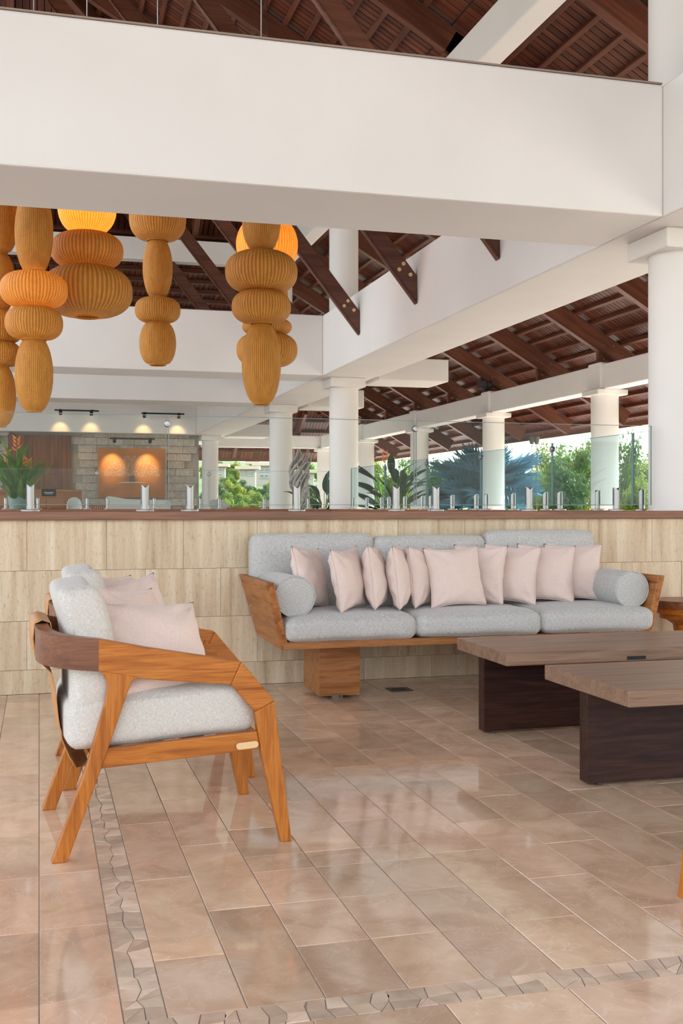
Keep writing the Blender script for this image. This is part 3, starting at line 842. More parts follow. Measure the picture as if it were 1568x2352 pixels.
# ---- lounge armchair (local x = front, y = left-right)
def make_chair():
    t = empty('armchair', (0, 0, 0))
    hw = .335; T = .042
    for s in (-1, 1):
        ya, yb = sorted((s*hw, s*(hw-T)))
        arm = prism('armrest', [(.145, .588), (.30, .556), (.44, .540), (.568, .527), (.602, .600), (.45, .628), (.30, .656), (.145, .690)], ya, yb, MT['teak'], t, .004)
        prism('arm_knee', [(.568, .527), (.647, .434), (.714, .466), (.602, .600)], ya-.001*0, yb, MT['teak'], t, .004)
        prism('leg', [(.647, .434), (.668, .30), (.736, 0), (.772, 0), (.733, .30), (.714, .466)], ya, yb, MT['teak_z'], t, .004)
        prism('leg', [(.004, 0), (.052, 0), (.156, .284), (.205, .425), (.236, .515), (.250, .550), (.278, .570), (.14, .600), (.163, .575), (.176, .545), (.168, .49), (.108, .284)], ya+.0015, yb-.0015, MT['teak_z'], t, .004)
        r = prism('side_rail', [(.150, .281), (.668, .309), (.657, .368), (.172, .343)], ya+.006*(s < 0)+.004, yb-.004-.006*(s > 0), MT['teak'], t, .003)
        if True:
            # small brass badge, a pill shape
            pts = []
            cx_, cz_, L_, rr = .622, .326, .026, .011
            for k in range(9): a = -math.pi/2+math.pi*k/8; pts.append((cx_+L_+rr*math.cos(a), cz_+rr*math.sin(a)+.0015))
            for k in range(9): a = math.pi/2+math.pi*k/8; pts.append((cx_-L_+rr*math.cos(a), cz_+rr*math.sin(a)-.0015))
            y_out = s*(hw-.001)
            prism('badge', pts, min(y_out, y_out-s*.006), max(y_out, y_out-s*.006), MT['brass'], r)
    # curved back rail of darker wood
    path = []; hts = []
    N_ = 28
    for k in range(N_+1):
        a = -1+2*k/N_                      # -1..1 across the back
        y = math.copysign(1, a)*(hw-T/2)*min(1, 1-(1-abs(a))**2.6) if abs(a) > 0 else 0
        u = abs(a)
        x = -.018+.165*max(0, (u-.35)/.65)**2.0
        path.append((x, y)); dz = max(0, (u-.3)/.7)
        hts.append((.622-.034*dz, .726-.037*dz**1.2))
    sweep_rect('back_rail', path, T, hts, MT['walnut'], t)
    # leather sling over the back rail down to the rear of the seat frame
    bm = bmesh.new()
    prof = [(.012, .60), (.013, .70), (.008, .728), (-.018, .737), (-.042, .728), (-.046, .68), (-.040, .625), (-.022, .60), (.012, .565), (.024, .50), (.032, .42), (.044, .35), (.068, .29), (.09, .256), (.13, .262)]
    rows = []
    for y in [-.17+.34*k/6 for k in range(7)]:
        rows.append([(bm.verts.new((p[0], y, p[1])), bm.verts.new((p[0]+.004, y, p[1]-.001))) for p in prof])
    for a, b in zip(rows[:-1], rows[1:]):
        for k in range(len(prof)-1):
            for q in (0, 1): bm.faces.new((a[k][q], a[k+1][q], b[k+1][q], b[k][q]))
    for rws in (rows[0], rows[-1]):
        for k in range(len(prof)-1): bm.faces.new((rws[k][0], rws[k+1][0], rws[k+1][1], rws[k][1]))
    link('leather_sling', mesh_of(bm, smooth=True, mat=MT['leather']), parent=t)
    box('front_rail', .628, .66, -hw+T, hw-T, .312, .366, MT['teak_z'], t, .003)
    box('rear_rail', .135, .165, -hw+T, hw-T, .285, .343, MT['teak_z'], t, .003)
    for k in range(3): box('slat', .16+.14*k, .24+.14*k, -hw+T, hw-T, 0.300+.004*k, .314+.004*k, MT['teak_z'], t)
    def shear(q): return Vector((q.x, q.y, q.z+.055*q.x))
    me = rbox_me(.60, .588, .165, .038, 12, .010, .008, .004, 3.3, MT['cream_fabric'], shear)
    c = link('seat_cushion', me, parent=t, loc=(.355, 0, .428))
    for s in (-1, 1): tube('seam', [(-.25, s*.288, .045), (-.1, s*.292, .056), (.1, s*.292, .067), (.25, s*.288, .072)], .0018, MT['cream_fabric'], c, 5)
    me = rbox_me(.14, .565, .40, .034, 12, .008, .008, .004, 9.1, MT['cream_fabric'], lambda q: Vector((q.x-.06*(abs(q.y)/.28)**2*0 + .03*math.cos(q.z*7)-.03, q.y, q.z-.03*(1-min(1, abs(q.y)/.25))*(q.z > .1))))
    c = link('back_cushion', me, parent=t, loc=(.135, 0, .652), rot=(0, rad(-7), 0))
    for s in (-1, 1): tube('seam', [(-.045, s*.278, -.17), (-.058, s*.285, 0), (-.045, s*.280, .165), (0, s*.270, .195)], .0018, MT['cream_fabric'], c, 5)
    return t
ch = make_chair()
tag(ch, 'wooden lounge armchair with cream cushions nearest the camera', 'armchair', 'lounge armchairs')
ch.location = (.018, 3.845, 0); ch.rotation_euler = (0, 0, rad(2.4))
c2 = copy_tree(ch); c2.location = (.072, 4.742, 0); c2.rotation_euler = (0, 0, rad(1.5))
tag(c2, 'matching wooden armchair half hidden behind the nearest armchair', 'armchair', 'lounge armchairs')
c3 = copy_tree(ch); c3.location = (2.512, 2.420, 0); c3.rotation_euler = (0, 0, math.pi)
tag(c3, 'armchair at the right edge showing only one wooden leg', 'armchair', 'lounge armchairs')
pillow('throw_pillow', .40, .15, 71, MT['pink'], (.375, 3.74, .625), rad(24), rad(-36), rad(4), 'large blush pillow lying in front on the nearest armchair', 'pillow', 'blush pillows on the armchairs', w2=.37)
pillow('throw_pillow', .38, .13, 75, MT['pink'], (.33, 4.02, .640), rad(50), rad(-24), rad(6), 'blush pillow behind the large one on the nearest armchair', 'pillow', 'blush pillows on the armchairs')
pillow('throw_pillow', .38, .13, 79, MT['pink'], (.385, 4.66, .625), rad(35), rad(-22), rad(-6), 'blush pillow with a tall corner on the rear armchair', 'pillow', 'blush pillows on the armchairs')
pillow('throw_pillow', .37, .13, 83, MT['pink'], (.335, 4.90, .635), rad(55), rad(-20), rad(5), 'blush pillow half hidden at the back of the rear armchair', 'pillow', 'blush pillows on the armchairs')

# ---- coffee tables
def table(x0, x1, y0, y1, yl, label, port=None):
    t = empty('coffee_table', (x0, y0, 0)); tag(t, label, 'coffee table', 'low wooden coffee tables')
    L = x1-x0; D = y1-y0
    top = box('table_top', 0, L, 0, D, .367, .428, MT['table_top'], t, .0025, 1)
    if port: box('outlet_plate', port, port+.10, -.002, .004, .375, .392, MT['black'], top)
    p = box('leg_panel', .001, L-.001, yl-y0-.033, yl-y0+.033, .012, .367, MT['table_leg'], t, .003, 1)
    for x in (.06, L-.06):
        for dy in (-.018, .018): lathe('foot', [(.012, 0), (.012, .013)], MT['black'], p, 12, loc=(x, yl-y0+dy, 0))
    return t
table(2.08, 3.62, 4.70, 5.327, 5.008, 'dark wooden coffee table farther back, in front of the sofa', .62)
table(2.08, 3.62, 3.61, 4.305, 3.96, 'lighter topped wooden coffee table nearest the camera')

# ---- round stepped side table at the right edge
t = empty('side_table', (4.13, 6.42, 0)); tag(t, 'round stepped wooden side table at the right end of the sofa', 'side table')
lathe('table_top', [(.0, .445), (.222, .445), (.225, .45), (.225, .487), (.222, .492), (0, .492)], MT['cap_wood'], t, 48)
lathe('upper_tier', [(0, .405), (.198, .405), (.20, .41), (.20, .446), (0, .446)], MT['teak'], t, 48)
lathe('lower_tier', [(0, .37), (.172, .37), (.175, .375), (.175, .406), (0, .406)], MT['teak'], t, 48)
lathe('pedestal', [(0, .0), (.16, 0), (.16, .02), (.10, .05), (.07, .2), (.09, .33), (.15, .371), (0, .371)], MT['teak_z'], t, 40)

# ---- floor outlet
t = empty('floor_outlet', (2.03, 6.262, 0)); tag(t, 'dark metal floor outlet plate under the sofa', 'floor outlet')
box('plate', 0, .135, 0, .13, .0, .004, MT['dark_steel'], t, .001, 1)
for x in (.045, .09): box('cover', x-.018, x+.018, .045, .085, .0035, .007, MT['black'], t, .001, 1)

# ================================================================== GLASS RAILS
def spigot_me():
    # cylinder with a wedge cut across the top
    bm = bmesh.new(); r = .0235; n = 24; H = .165
    bot = [bm.verts.new((r*math.cos(2*math.pi*k/n), r*math.sin(2*math.pi*k/n), .012)) for k in range(n)]
    top = [bm.verts.new((r*math.cos(2*math.pi*k/n), r*math.sin(2*math.pi*k/n), H-.020*(1-abs(math.cos(2*math.pi*k/n)))-.0)) for k in range(n)]
    c = bm.verts.new((0, 0, H-.022))
    for k in range(n):
        j = (k+1) % n
        bm.faces.new((bot[k], bot[j], top[j], top[k])); bm.faces.new((top[k], top[j], c))
    bm.faces.new(bot[::-1])
    return mesh_of(bm, smooth=True, mat=MT['steel'])
sp_me = spigot_me(); sharp(sp_me, 40)
bmx = bmesh.new(); lathe_bm(bmx, [(.056, 0), (.056, .009), (.052, .012), (0.02, .012)], 32); base_me = mesh_of(bmx, smooth=True, mat=MT['steel']); sharp(base_me, 40)
slot_me = box_me(-.026, .026, -.006, .006, .04, .158, MT['dark_steel'])
def spigot(x, y, z, rz, label, group):
    t = empty('glass_clamp', (x, y, z), rz); tag(t, label, 'glass clamp', group)
    link('post', sp_me, parent=t); link('base_plate', base_me, parent=t); link('slot', slot_me, parent=t)
def pane(name, along, a, b, other, z0, z1, mat, label, group):
    t = empty(name, (0, 0, 0)); tag(t, label, 'glass panel', group)
    th = .006; e = .003
    def bx(n, u0, u1, za_, zb_, m, tt=th):
        if along == 'X': return box(n, u0, u1, other-tt, other+tt, za_, zb_, m, t)
        return box(n, other-tt, other+tt, u0, u1, za_, zb_, m, t)
    bx('pane', a+e, b-e, z0+e, z1-e, mat)
    bx('top_edge', a, b, z1-e, z1, MT['glass_edge']); bx('bottom_edge', a, b, z0, z0+e, MT['glass_edge'])
    bx('side_edge', a, a+e, z0+e, z1-e, MT['glass_edge']); bx('side_edge', b-e, b, z0+e, z1-e, MT['glass_edge'])
    return t
def disc_clamp(x, y, z, rz, label, r=.021):
    t = empty('disc_clamp', (x, y, z), rz); tag(t, label, 'glass fitting', 'round glass connectors')
    for s in (-1, 1):
        lathe('disc', [(r, 0), (r, .006), (r-.004, .012), (0, .014)], MT['steel'], t, 24, loc=(0, s*.006, 0), rot=(s*-math.pi/2, 0, 0))
f_, c_, s_ = 2529., math.cos(TH), math.sin(TH)
def X_at_Y(px, Y): a = (px-784)/f_; return Y*(a*c_+s_)/(-a*s_+c_)
def Y_at_X(px, X): a = (px-784)/f_; return X*(-a*s_+c_)/(a*c_+s_)
YR = 6.95; zc0, zg0, zg1 = 1.078, 1.118, 1.680
order = ['first', 'second', 'third', 'fourth', 'fifth', 'sixth', 'seventh', 'eighth', 'ninth', 'tenth', 'eleventh', 'twelfth', 'thirteenth', 'fourteenth', 'fifteenth', 'sixteenth']
for k, px in enumerate((70, 333, 436, 681, 909, 1000, 1214, 1415)):
    spigot(X_at_Y(px, YR), YR, zc0, 0, order[k]+' large steel glass clamp from the left on the sofa wall cap', 'clamps of the near glass rail')
j = [X_at_Y(p, YR) for p in (-260, 384, 953)]+[4.19]
for k, (a, b) in enumerate(zip(j[:-1], j[1:])):
    pane('glass_balustrade', 'X', a+.006, b-.006, YR, zg0, zg1, MT['glass'], ['left', 'middle', 'right'][k]+' clear glass panel standing on the sofa wall', 'near glass rail')
for k, px in enumerate((384, 953)):
    x = X_at_Y(px, YR)
    disc_clamp(x, YR, 1.625, 0, ('left', 'right')[k]+' round steel connector joining two near glass panels')
YF = 16.05
for k, px in enumerate((13, 87, 200, 247, 354, 460, 503, 606, 707)):
    spigot(X_at_Y(px, YF), YF, zc0, 0, order[k]+' small steel clamp from the left on the far glass rail', 'clamps of the far glass rail')
j = [X_at_Y(p, YF) for p in (-250, 222, 480)]+[4.2]
for k, (a, b) in enumerate(zip(j[:-1], j[1:])):
    pane('glass_balustrade', 'X', a+.008, b-.008, YF, zg0, 1.645, MT['glass'], ['left', 'middle', 'right'][k]+' glass panel of the far rail before the reception', 'far glass rail')
for k, px in enumerate((222, 480)): disc_clamp(X_at_Y(px, YF), YF, 1.59, 0, ('left', 'right')[k]+' round connector on the far glass rail', .03)
XR = 4.40
for k, px in enumerate((811, 842, 876, 892, 929, 969.5, 989, 1038, 1093, 1117, 1178, 1252, 1285, 1373, 1473.5)):
    spigot(XR, Y_at_X(px, XR), zc0, math.pi/2, order[k]+' steel clamp from the far end of the right hand rail', 'clamps of the right hand rail')
j = sorted([Y_at_X(p, XR) for p in (806, 884, 980, 1104, 1268, 1453)]+[7.25])
for k, (a, b) in enumerate(zip(j[:-1], j[1:])):
    pane('glass_balustrade', 'Y', a+.008, b-.008, XR, zg0, 1.675, MT['glass_side'], order[k]+' bluish glass panel from the near end of the right hand rail', 'right hand glass rail')
for k, px in enumerate((884, 980, 1104, 1268)): disc_clamp(XR, Y_at_X(px, XR), 1.62, math.pi/2, order[k]+' dark round connector from the far end of the right hand rail', .026)

# ================================================================== LANTERNS
MT['bulb'] = m_emit('warm_bulb', (1.0, .72, .35), 16)
def lantern(px, Y, segs, label, lit=None, cable=True, power=25, extra=0):
    """segs from top to bottom: (y_top, y_bottom, half width px, fullness)"""
    x = X_at_Y(px, Y); a = (px-784)/f_; d = Y/(-a*s_+c_); k = d/f_
    zz = lambda py: CAM_H+(1166-py)*k
    zbot = zz(segs[-1][1])
    t = empty('woven_lantern', (x, Y, zbot)); tag(t, label, 'lantern', 'woven lantern clusters')
    for si, (yt, yb, hw, full) in enumerate(segs):
        za_, zb_ = zz(yt)-zbot, zz(yb)-zbot; r = hw*k; H = za_-zb_
        bm = bmesh.new(); uv = bm.loops.layers.uv.new('UVMap')
        n = 20; prof = []
        neck = min(.42*r, .10) if full > 1 else min(.38*r, .085)
        for i in range(n+1):
            q = -1+2*i/n
            if full > 1.5: q = math.copysign(abs(q)**.8, q)
            w = max(0, 1-abs(q)**(2.0 if full < 1.5 else 2.4))**(.5 if full >= 1 else .62)
            rr = neck+(r-neck)*w
            prof.append((rr, zb_+H*(q+1)/2))
        lathe_bm(bm, prof, 92, uv, False)
        seg = link('basket', mesh_of(bm, smooth=True, mat=MT['rattan']), parent=t)
        # woven rims at both ends
        for zz_ in (zb_, za_):
            bm = bmesh.new()
            pts = [(neck*math.cos(2*math.pi*i/24), neck*math.sin(2*math.pi*i/24), zz_) for i in range(25)]
            tube_bm(bm, pts, .008, 5); link('rim', mesh_of(bm, smooth=True, mat=MT['rattan']), parent=seg)
        if lit == si:
            lathe('bulb', [(0, -.05), (.035, -.04), (.05, 0), (.035, .04), (0.0, .055)], MT['bulb'], seg, 16, loc=(0, 0, (za_+zb_)/2), cap=False)
            ld = bpy.data.lights.new('lantern_bulb', 'POINT'); ld.energy = power; ld.color = (1, .66, .30); ld.shadow_soft_size = .06
            lo = bpy.data.objects.new('lantern_bulb', ld); COL.objects.link(lo); lo.parent = t; lo.location = (0, 0, (za_+zb_)/2+.0)
    top = zz(segs[0][0])-zbot
    zr_ = za(min(max(x, RX), CX))-zbot if x > RX else za(RX)-SL*(RX-x)-zbot
    tube('cable', [(0, 0, top-.02), (0, 0, zr_-.12)], .006, MT['steel'], t, 6)
    lathe('collar', [(.03, 0), (.05, .02), (.02, .09), (.008, .12)], MT['dark_steel'], t, 16, loc=(0, 0, top-.03))
lantern(-1, 9.3, [(250,428,60,1.2), (428,581,42,1), (581,716,35,.8), (716,788,53,2), (784,842,48,2), (839,979,37,.8)], 'lantern cluster cut off by the left edge of the photo')
lantern(78, 9.0, [(260,440,62,1.2), (438,628,43,.8), (626,707,76,2), (705,780,65,2), (775,945,43,.8)], 'tall lantern cluster of four baskets second from the left', lit=2, power=1.6)
lantern(200, 9.5, [(300,425,60,1.2), (423,536,66,1.0), (535,617,82,2), (612,728,103,2)], 'widest lantern cluster with a brightly lit basket on top', lit=1, power=40)
lantern(362, 10.6, [(300,452,56,1), (450,553,65,2), (548,685,34,.8), (684,741,52,2), (739,838,42,1.2)], 'slim lantern cluster ending in a small egg shaped basket')
lantern(600, 9.8, [(300,445,60,1.2), (443,579,44,.8), (578,673,83,2), (668,743,68,2), (742,928,45,.8)], 'front lantern cluster with a long pointed basket at the right')
lantern(613, 11.6, [(380,505,50,1), (500,625,71,1.2), (625,735,48,1), (732,770,57,2), (765,843,70,2)], 'lantern cluster hidden behind the rightmost front one', lit=1, power=40)

# ================================================================== RECEPTION
YS = 29.6
# split stone wall built of blocks
wl_ = struct(empty('wall_back'), 'rough split stone wall behind the reception')
box('core', -9, 4.15, YS+.08, YS+.3, 0, 3.04, MT['grout'], wl_)
xs0 = X_at_Y(0, YS)-.9; z = .75; row = 0
stones = [box_me(-w/2, w/2, -.02, .09, 0, .194, MT['split'], .006, 1) for w in (.30, .38, .46)]
wv = (.30, .38, .46)
while z < 3.0:
    x = xs0-R.uniform(0, .3)
    while x < 4.12:
        i = R.randrange(3); w = wv[i]
        if x+w > 4.16: x += w; continue
        cx_ = x+w/2
        if not (-.94 < cx_ < .95):        # timber panel covers this stretch
            link('stone', stones[i], parent=wl_, loc=(cx_, YS+R.uniform(-.03, .02), z), scale=(.99, 1, .985 if z < 2.85 else .9))
        x += w
    z += .2; row += 1
# timber panel of vertical planks
pn = tag(empty('timber_panel', (X_at_Y(18, YS), YS-.06, .6)), 'tall brown panel of vertical planks behind the flowers', 'wall panel')
x = 0; L = X_at_Y(163, YS)-X_at_Y(18, YS)
while x < L-.05:
    w = R.choice((.10, .12, .14)); w = min(w, L-x)
    cut = R.uniform(.8, 1.9)
    box('plank', x+.002, x+w-.002, R.uniform(-.006, .006), .05, 0, cut-.002, MT['wood_panel'], pn)
    box('plank', x+.002, x+w-.002, R.uniform(-.006, .006), .05, cut, 2.38, MT['wood_panel'], pn); x += w
# copper artwork with a tree of small dots
ax0, ax1 = X_at_Y(225, YS-.2), X_at_Y(381, YS-.2)
art = tag(empty('artwork', (ax0, YS-.16, 1.36)), 'square copper coloured artwork with a dotted tree shape on the stone wall', 'artwork')
AW = ax1-ax0; AH = 1.30
MT['copper'] = m_plain('copper_sheet', (.42,.17,.05), .42, .35, .2, 3)
MT['dot'] = m_plain('pale_dot', (.62,.52,.40), .6)
box('sheet', 0, AW, 0, .06, 0, AH, MT['copper'], art, .006)
bm = bmesh.new()
for k in range(1700):
    a = R.uniform(0, math.pi); q = math.sqrt(R.random())
    u = AW/2+math.cos(a)*q*AW*.41; v = .56+math.sin(a)*q*.55
    if v < .60+.08*R.random()*abs(u-AW/2): pass
    s = R.uniform(.006, .011)
    vs = [bm.verts.new((u+s*math.cos(i*math.pi/2), -.004, v+s*math.sin(i*math.pi/2))) for i in range(4)]
    ap = bm.verts.new((u, -.012, v))
    for i in range(4): bm.faces.new((vs[i], vs[(i+1)%4], ap))
o = link('leaf_dots', mesh_of(bm, mat=MT['dot']), parent=art); o['kind'] = 'stuff'
box('trunk', AW/2-.07, AW/2+.07, -.012, 0, .42, .58, m_plain('art_trunk', (.16,.09,.05), .5), art)
prism('ground_line', [(AW/2-.42, .385), (AW/2+.38, .40), (AW/2+.1, .425), (AW/2-.15, .42)], -.008, 0, MT['dot'], art)

# ---- track lights
MT['spot_face'] = m_emit('spot_face', (1.0, .8, .5), 8)
def track(x0, x1, y, z, heads, label, tilt, power, body=.1):
    t = empty('track_light', (x0, y, z)); tag(t, label, 'track light', 'black track lights')
    box('rail', 0, x1-x0, -.02, .02, -.02, .02, MT['black'], t)
    for k in (.12, .88): tube('hanger', [((x1-x0)*k, .0, .02), ((x1-x0)*k, .12, .05)], .006, MT['black'], t)
    for hx in heads:
        h = lathe('spot_head', [(.035, -.11), (.045, -.10), (.045, .03), (.02, .05)], MT['black'], t, 14, loc=(hx-x0, 0, -.02), rot=(tilt, 0, 0))
        lathe('lens', [(0, -.112), (.033, -.112)], MT['spot_face'], h, 12, cap=False)
        ld = bpy.data.lights.new('spot', 'SPOT'); ld.energy = power; ld.color = (1, .62, .25); ld.spot_size = rad(66 if body == .1 else 44); ld.spot_blend = .8; ld.shadow_soft_size = .03
        lo = bpy.data.objects.new('spot', ld); COL.objects.link(lo); lo.parent = t; lo.location = (hx-x0, -.0, -.16); lo.rotation_euler = (tilt, 0, 0)
yt = 28.75
zt_ = CAM_H+(1166-944)*28.1/f_
track(X_at_Y(125, yt), X_at_Y(227, yt), yt, zt_, [X_at_Y(139, yt), X_at_Y(210, yt)], 'left black track light with two warm spots on the white fascia', rad(44), 8)
track(X_at_Y(325, yt), X_at_Y(423, yt), yt, zt_-.03, [X_at_Y(332, yt), X_at_Y(411, yt)], 'right black track light with two warm spots on the white fascia', rad(44), 8)
yt = 28.6
track(X_at_Y(252, yt), X_at_Y(355, yt), yt, CAM_H+(1166-1006)*27.9/f_, [X_at_Y(263, yt), X_at_Y(345, yt)], 'lower black track light aimed at the copper artwork', rad(57), 60, body=.2)

# ---- reception desk, sign, plant, chairs
HZ = .45
struct(box('floor_platform', -9, 4.0, 21.0, 29.5, .0, HZ, MT['grout']), 'raised platform of the reception')
dx0, dx1 = X_at_Y(-60, 25.5), X_at_Y(188, 25.5)
t = tag(empty('reception_desk', (dx0, 25.5, HZ)), 'long wooden reception desk behind the flowers', 'desk')
box('counter', 0, dx1-dx0, 0, .7, 1.0, 1.06, MT['desk'], t, .005)
for k in range(6):
    w = (dx1-dx0)/6
    box('front_panel', k*w+.004, (k+1)*w-.004, .05, .08, .02, .998, MT['desk'], t, .004)
box('side_panel', dx1-dx0-.05, dx1-dx0-.01, .08, .66, .02, .998, MT['desk'], t)
# sign on a stand
sx = X_at_Y(112, 23.5)
t = tag(empty('sign_stand', (sx, 23.5, HZ)), 'small dark tilted sign on a wooden post before the desk', 'sign')
lathe('base', [(.14, 0), (.14, .02), (.03, .03)], MT['desk'], t, 20)
box('post', -.035, .035, -.015, .015, .02, .86, MT['desk'], t)
b_ = cbox('board', (0, -.02, .95), (.30, .016, .20), MT['desk'], t, rot=(rad(-35), 0, 0))
cbox('plate', (0, -.011, .003), (.28, .006, .18), MT['black'], b_)
for k, (zz_, w) in enumerate(((.005, .19), (-.028, .15))):
    n_ = 9 if k == 0 else 8
    for i in range(n_):
        cbox('letter_mark', (-w/2+w*(i+.5)/n_, -.0148, zz_), (w/n_*.78, .002, .018-.004*k), MT['dot'] if k else m_plain('white_print', (.85,.83,.78), .6) if i == 0 else bpy.data.materials['white_print'], b_)
# heliconia arrangement in a glass vase on the desk side
MT['heli_leaf'] = m_leaf('heliconia_leaf', (.07,.22,.02), (.24,.45,.06), .35, .35, 3)
MT['heli_dark'] = m_leaf('dark_leaf', (.02,.07,.025), (.06,.15,.05), .25, .35, 3)
MT['orange'] = m_plain('orange_bract', (.85,.20,.03), .45)
MT['stem'] = m_plain('green_stem', (.20,.32,.07), .5)
def leaf_me(L, Wd, droop, fold=.25, n=9, mat=None):
    bm = bmesh.new(); rows = []
    for i in range(n+1):
        q = i/n; w = Wd/2*math.sin(math.pi*min(1, q**.8*.97+.03))**.8
        ang = droop*q
        x = L*(math.sin(ang)/droop if droop else q); z = L*((1-math.cos(ang))/droop if droop else 0)
        c = Vector((x, 0, -z))
        rows.append([bm.verts.new(c+Vector((0, -w, fold*w))), bm.verts.new(c+Vector((0, 0, -.002))), bm.verts.new(c+Vector((0, w, fold*w)))])
    for a, b in zip(rows[:-1], rows[1:]):
        for j_ in (0, 1): bm.faces.new((a[j_], a[j_+1], b[j_+1], b[j_]))
    bmesh.ops.solidify(bm, geom=bm.faces[:], thickness=.003)
    return mesh_of(bm, smooth=True, mat=mat)
def leafy(name, loc, n, hmin, hmax, L, Wd, spread, mat, label, cat, seed, group=None, flowers=(), vase=True):
    rr = random.Random(seed)
    t = tag(empty(name, loc), label, cat, group)
    mes = [leaf_me(L*s_2, Wd*s_2, dr, mat=mat) for s_2, dr in ((1, .5), (.8, .9), (1.1, .3))]
    for k in range(n):
        az = rr.uniform(0, 2*math.pi); h = rr.uniform(hmin, hmax); tilt = rr.uniform(.15, 1)*spread
        top = Vector((math.cos(az)*tilt*h*.45, math.sin(az)*tilt*h*.45, h))
        base = Vector((rr.uniform(-.05, .05), rr.uniform(-.05, .05), .05))
        st = tube('stem', [base, base.lerp(top, .5)+Vector((0, 0, .05)), top], [.012, .009, .006], MT['stem'], t, 5)
        el = 1.25-tilt*rr.uniform(.5, 1.1)
        o = link('leaf', rr.choice(mes), parent=st, loc=top)
        o.rotation_euler = (rr.uniform(-.5, .5), -el, az+rr.uniform(-.4, .4))
    for fx, fy, fz in flowers:
        st = tube('flower_stem', [(fx*.2, fy*.2, .1), (fx*.7, fy*.7, fz*.6), (fx, fy, fz)], .007, MT['stem'], t, 5)
        for q in range(7):
            s_2 = 1 if q % 2 else -1
            lathe('bract', [(.002, 0), (.016, .02), (.012, .045), (.002, .10)], MT['orange'], st, 8, loc=(fx+.008*s_2, fy, fz-.06+q*.03), rot=(rr.uniform(-.3, .3), s_2*rr.uniform(.35, .8), 0))
    if vase:
        lathe('vase', [(.13, 0), (.15, .02), (.13, .3), (.16, .55), (.15, .55), (.12, .3), (.12, .03), (0, .03)], MT['glass_edge'] if vase == 1 else MT['plaster'], t, 24)
    return t
px_f = X_at_Y(42, 17.6)
leafy('flower_arrangement', (px_f, 17.6, .75), 46, .35, .95, .55, .085, .6, MT['heli_leaf'], 'green leafy arrangement with orange heliconia flowers at the left edge', 'flowers', 5, flowers=((-.16, 0, 1.10), (-.02, .02, 1.28), (.06, 0, .98), (.15, 0, .96)))
t = tag(empty('plant_pedestal', (px_f, 17.6, 0)), 'wooden stand under the heliconia flowers', 'stand')
box('top', -.3, .3, -.3, .3, .70, .745, MT['desk'], t, .004); box('body', -.24, .24, -.24, .24, 0, .70, MT['desk'], t, .004)
# pale lounge chairs seen over the rail
MT['shell'] = m_plain('pale_shell', (.68,.68,.63), .55)
def shell_chair(px, Y, zt, w, rz, label):
    x = X_at_Y(px, Y); t = tag(empty('tub_chair', (x, Y, HZ), rz), label, 'chair', 'pale reception chairs')
    H = zt-HZ; bm = bmesh.new(); n = 20; rows = []
    for i in range(n+1):
        a = -1.9+3.8*i/n; top = H*(1-.38*abs(a/1.9)**2.2)
        r = w/2
        p = Vector((r*math.sin(a), r*math.cos(a)*.9, 0)); ins = Vector((p.x*.88, p.y*.88, 0))
        rows.append([bm.verts.new(p*.8+Vector((0,0,.28))), bm.verts.new(p*1.02+Vector((0,0,top*.7))), bm.verts.new(p+Vector((0,0,top))), bm.verts.new(ins+Vector((0,0,top))), bm.verts.new(ins*.85+Vector((0,0,.30)))])
    for a, b in zip(rows[:-1], rows[1:]):
        for k in range(4): bm.faces.new((a[k], a[k+1], b[k+1], b[k]))
    link('shell', mesh_of(bm, smooth=True, mat=MT['shell']), parent=t)
    link('seat', rbox_me(w*.8, w*.8, .14, .05, 6, .01, mat=MT['cream_fabric']), parent=t, loc=(0, 0, .40))
    for a in (.8, 2.35, 3.93, 5.5): tube('leg', [(w*.3*math.cos(a), w*.3*math.sin(a), .33), (w*.38*math.cos(a), w*.38*math.sin(a), 0)], .018, MT['desk'], t, 6)
shell_chair(171, 22.4, CAM_H+(1166-1142)*22/f_, .30, rad(0), 'pale shell chair left of the copper artwork')
shell_chair(507, 23.6, CAM_H+(1166-1146)*23/f_, .52, rad(20), 'pale shell chair before the hillside view, left one')
shell_chair(624, 23.9, CAM_H+(1166-1144)*23/f_, .52, rad(-30), 'pale shell chair against the third column')
# long pale sofa below the artwork
x0, x1 = X_at_Y(243, 24.2), X_at_Y(392, 24.2)
t = tag(empty('reception_sofa', (x0, 24.2, HZ)), 'long pale sofa with a curved back below the copper artwork', 'sofa')
L = x1-x0
pts = [(0, .25), (0, .86), (.06, .90), (.22, .88), (.42, .84), (L*.6, .82), (L-.05, .82), (L, .78), (L, .25)]
prism('back', pts, .0, .16, MT['shell'], t, .01)
link('seat', rbox_me(L-.02, .6, .22, .06, 6, .01, mat=MT['shell']), parent=t, loc=(L/2, .46, .33))
for x in (.1, L-.1):
    for y in (.1, .68): tube('leg', [(x, y, .25), (x, y, 0)], .02, MT['desk'], t, 6)
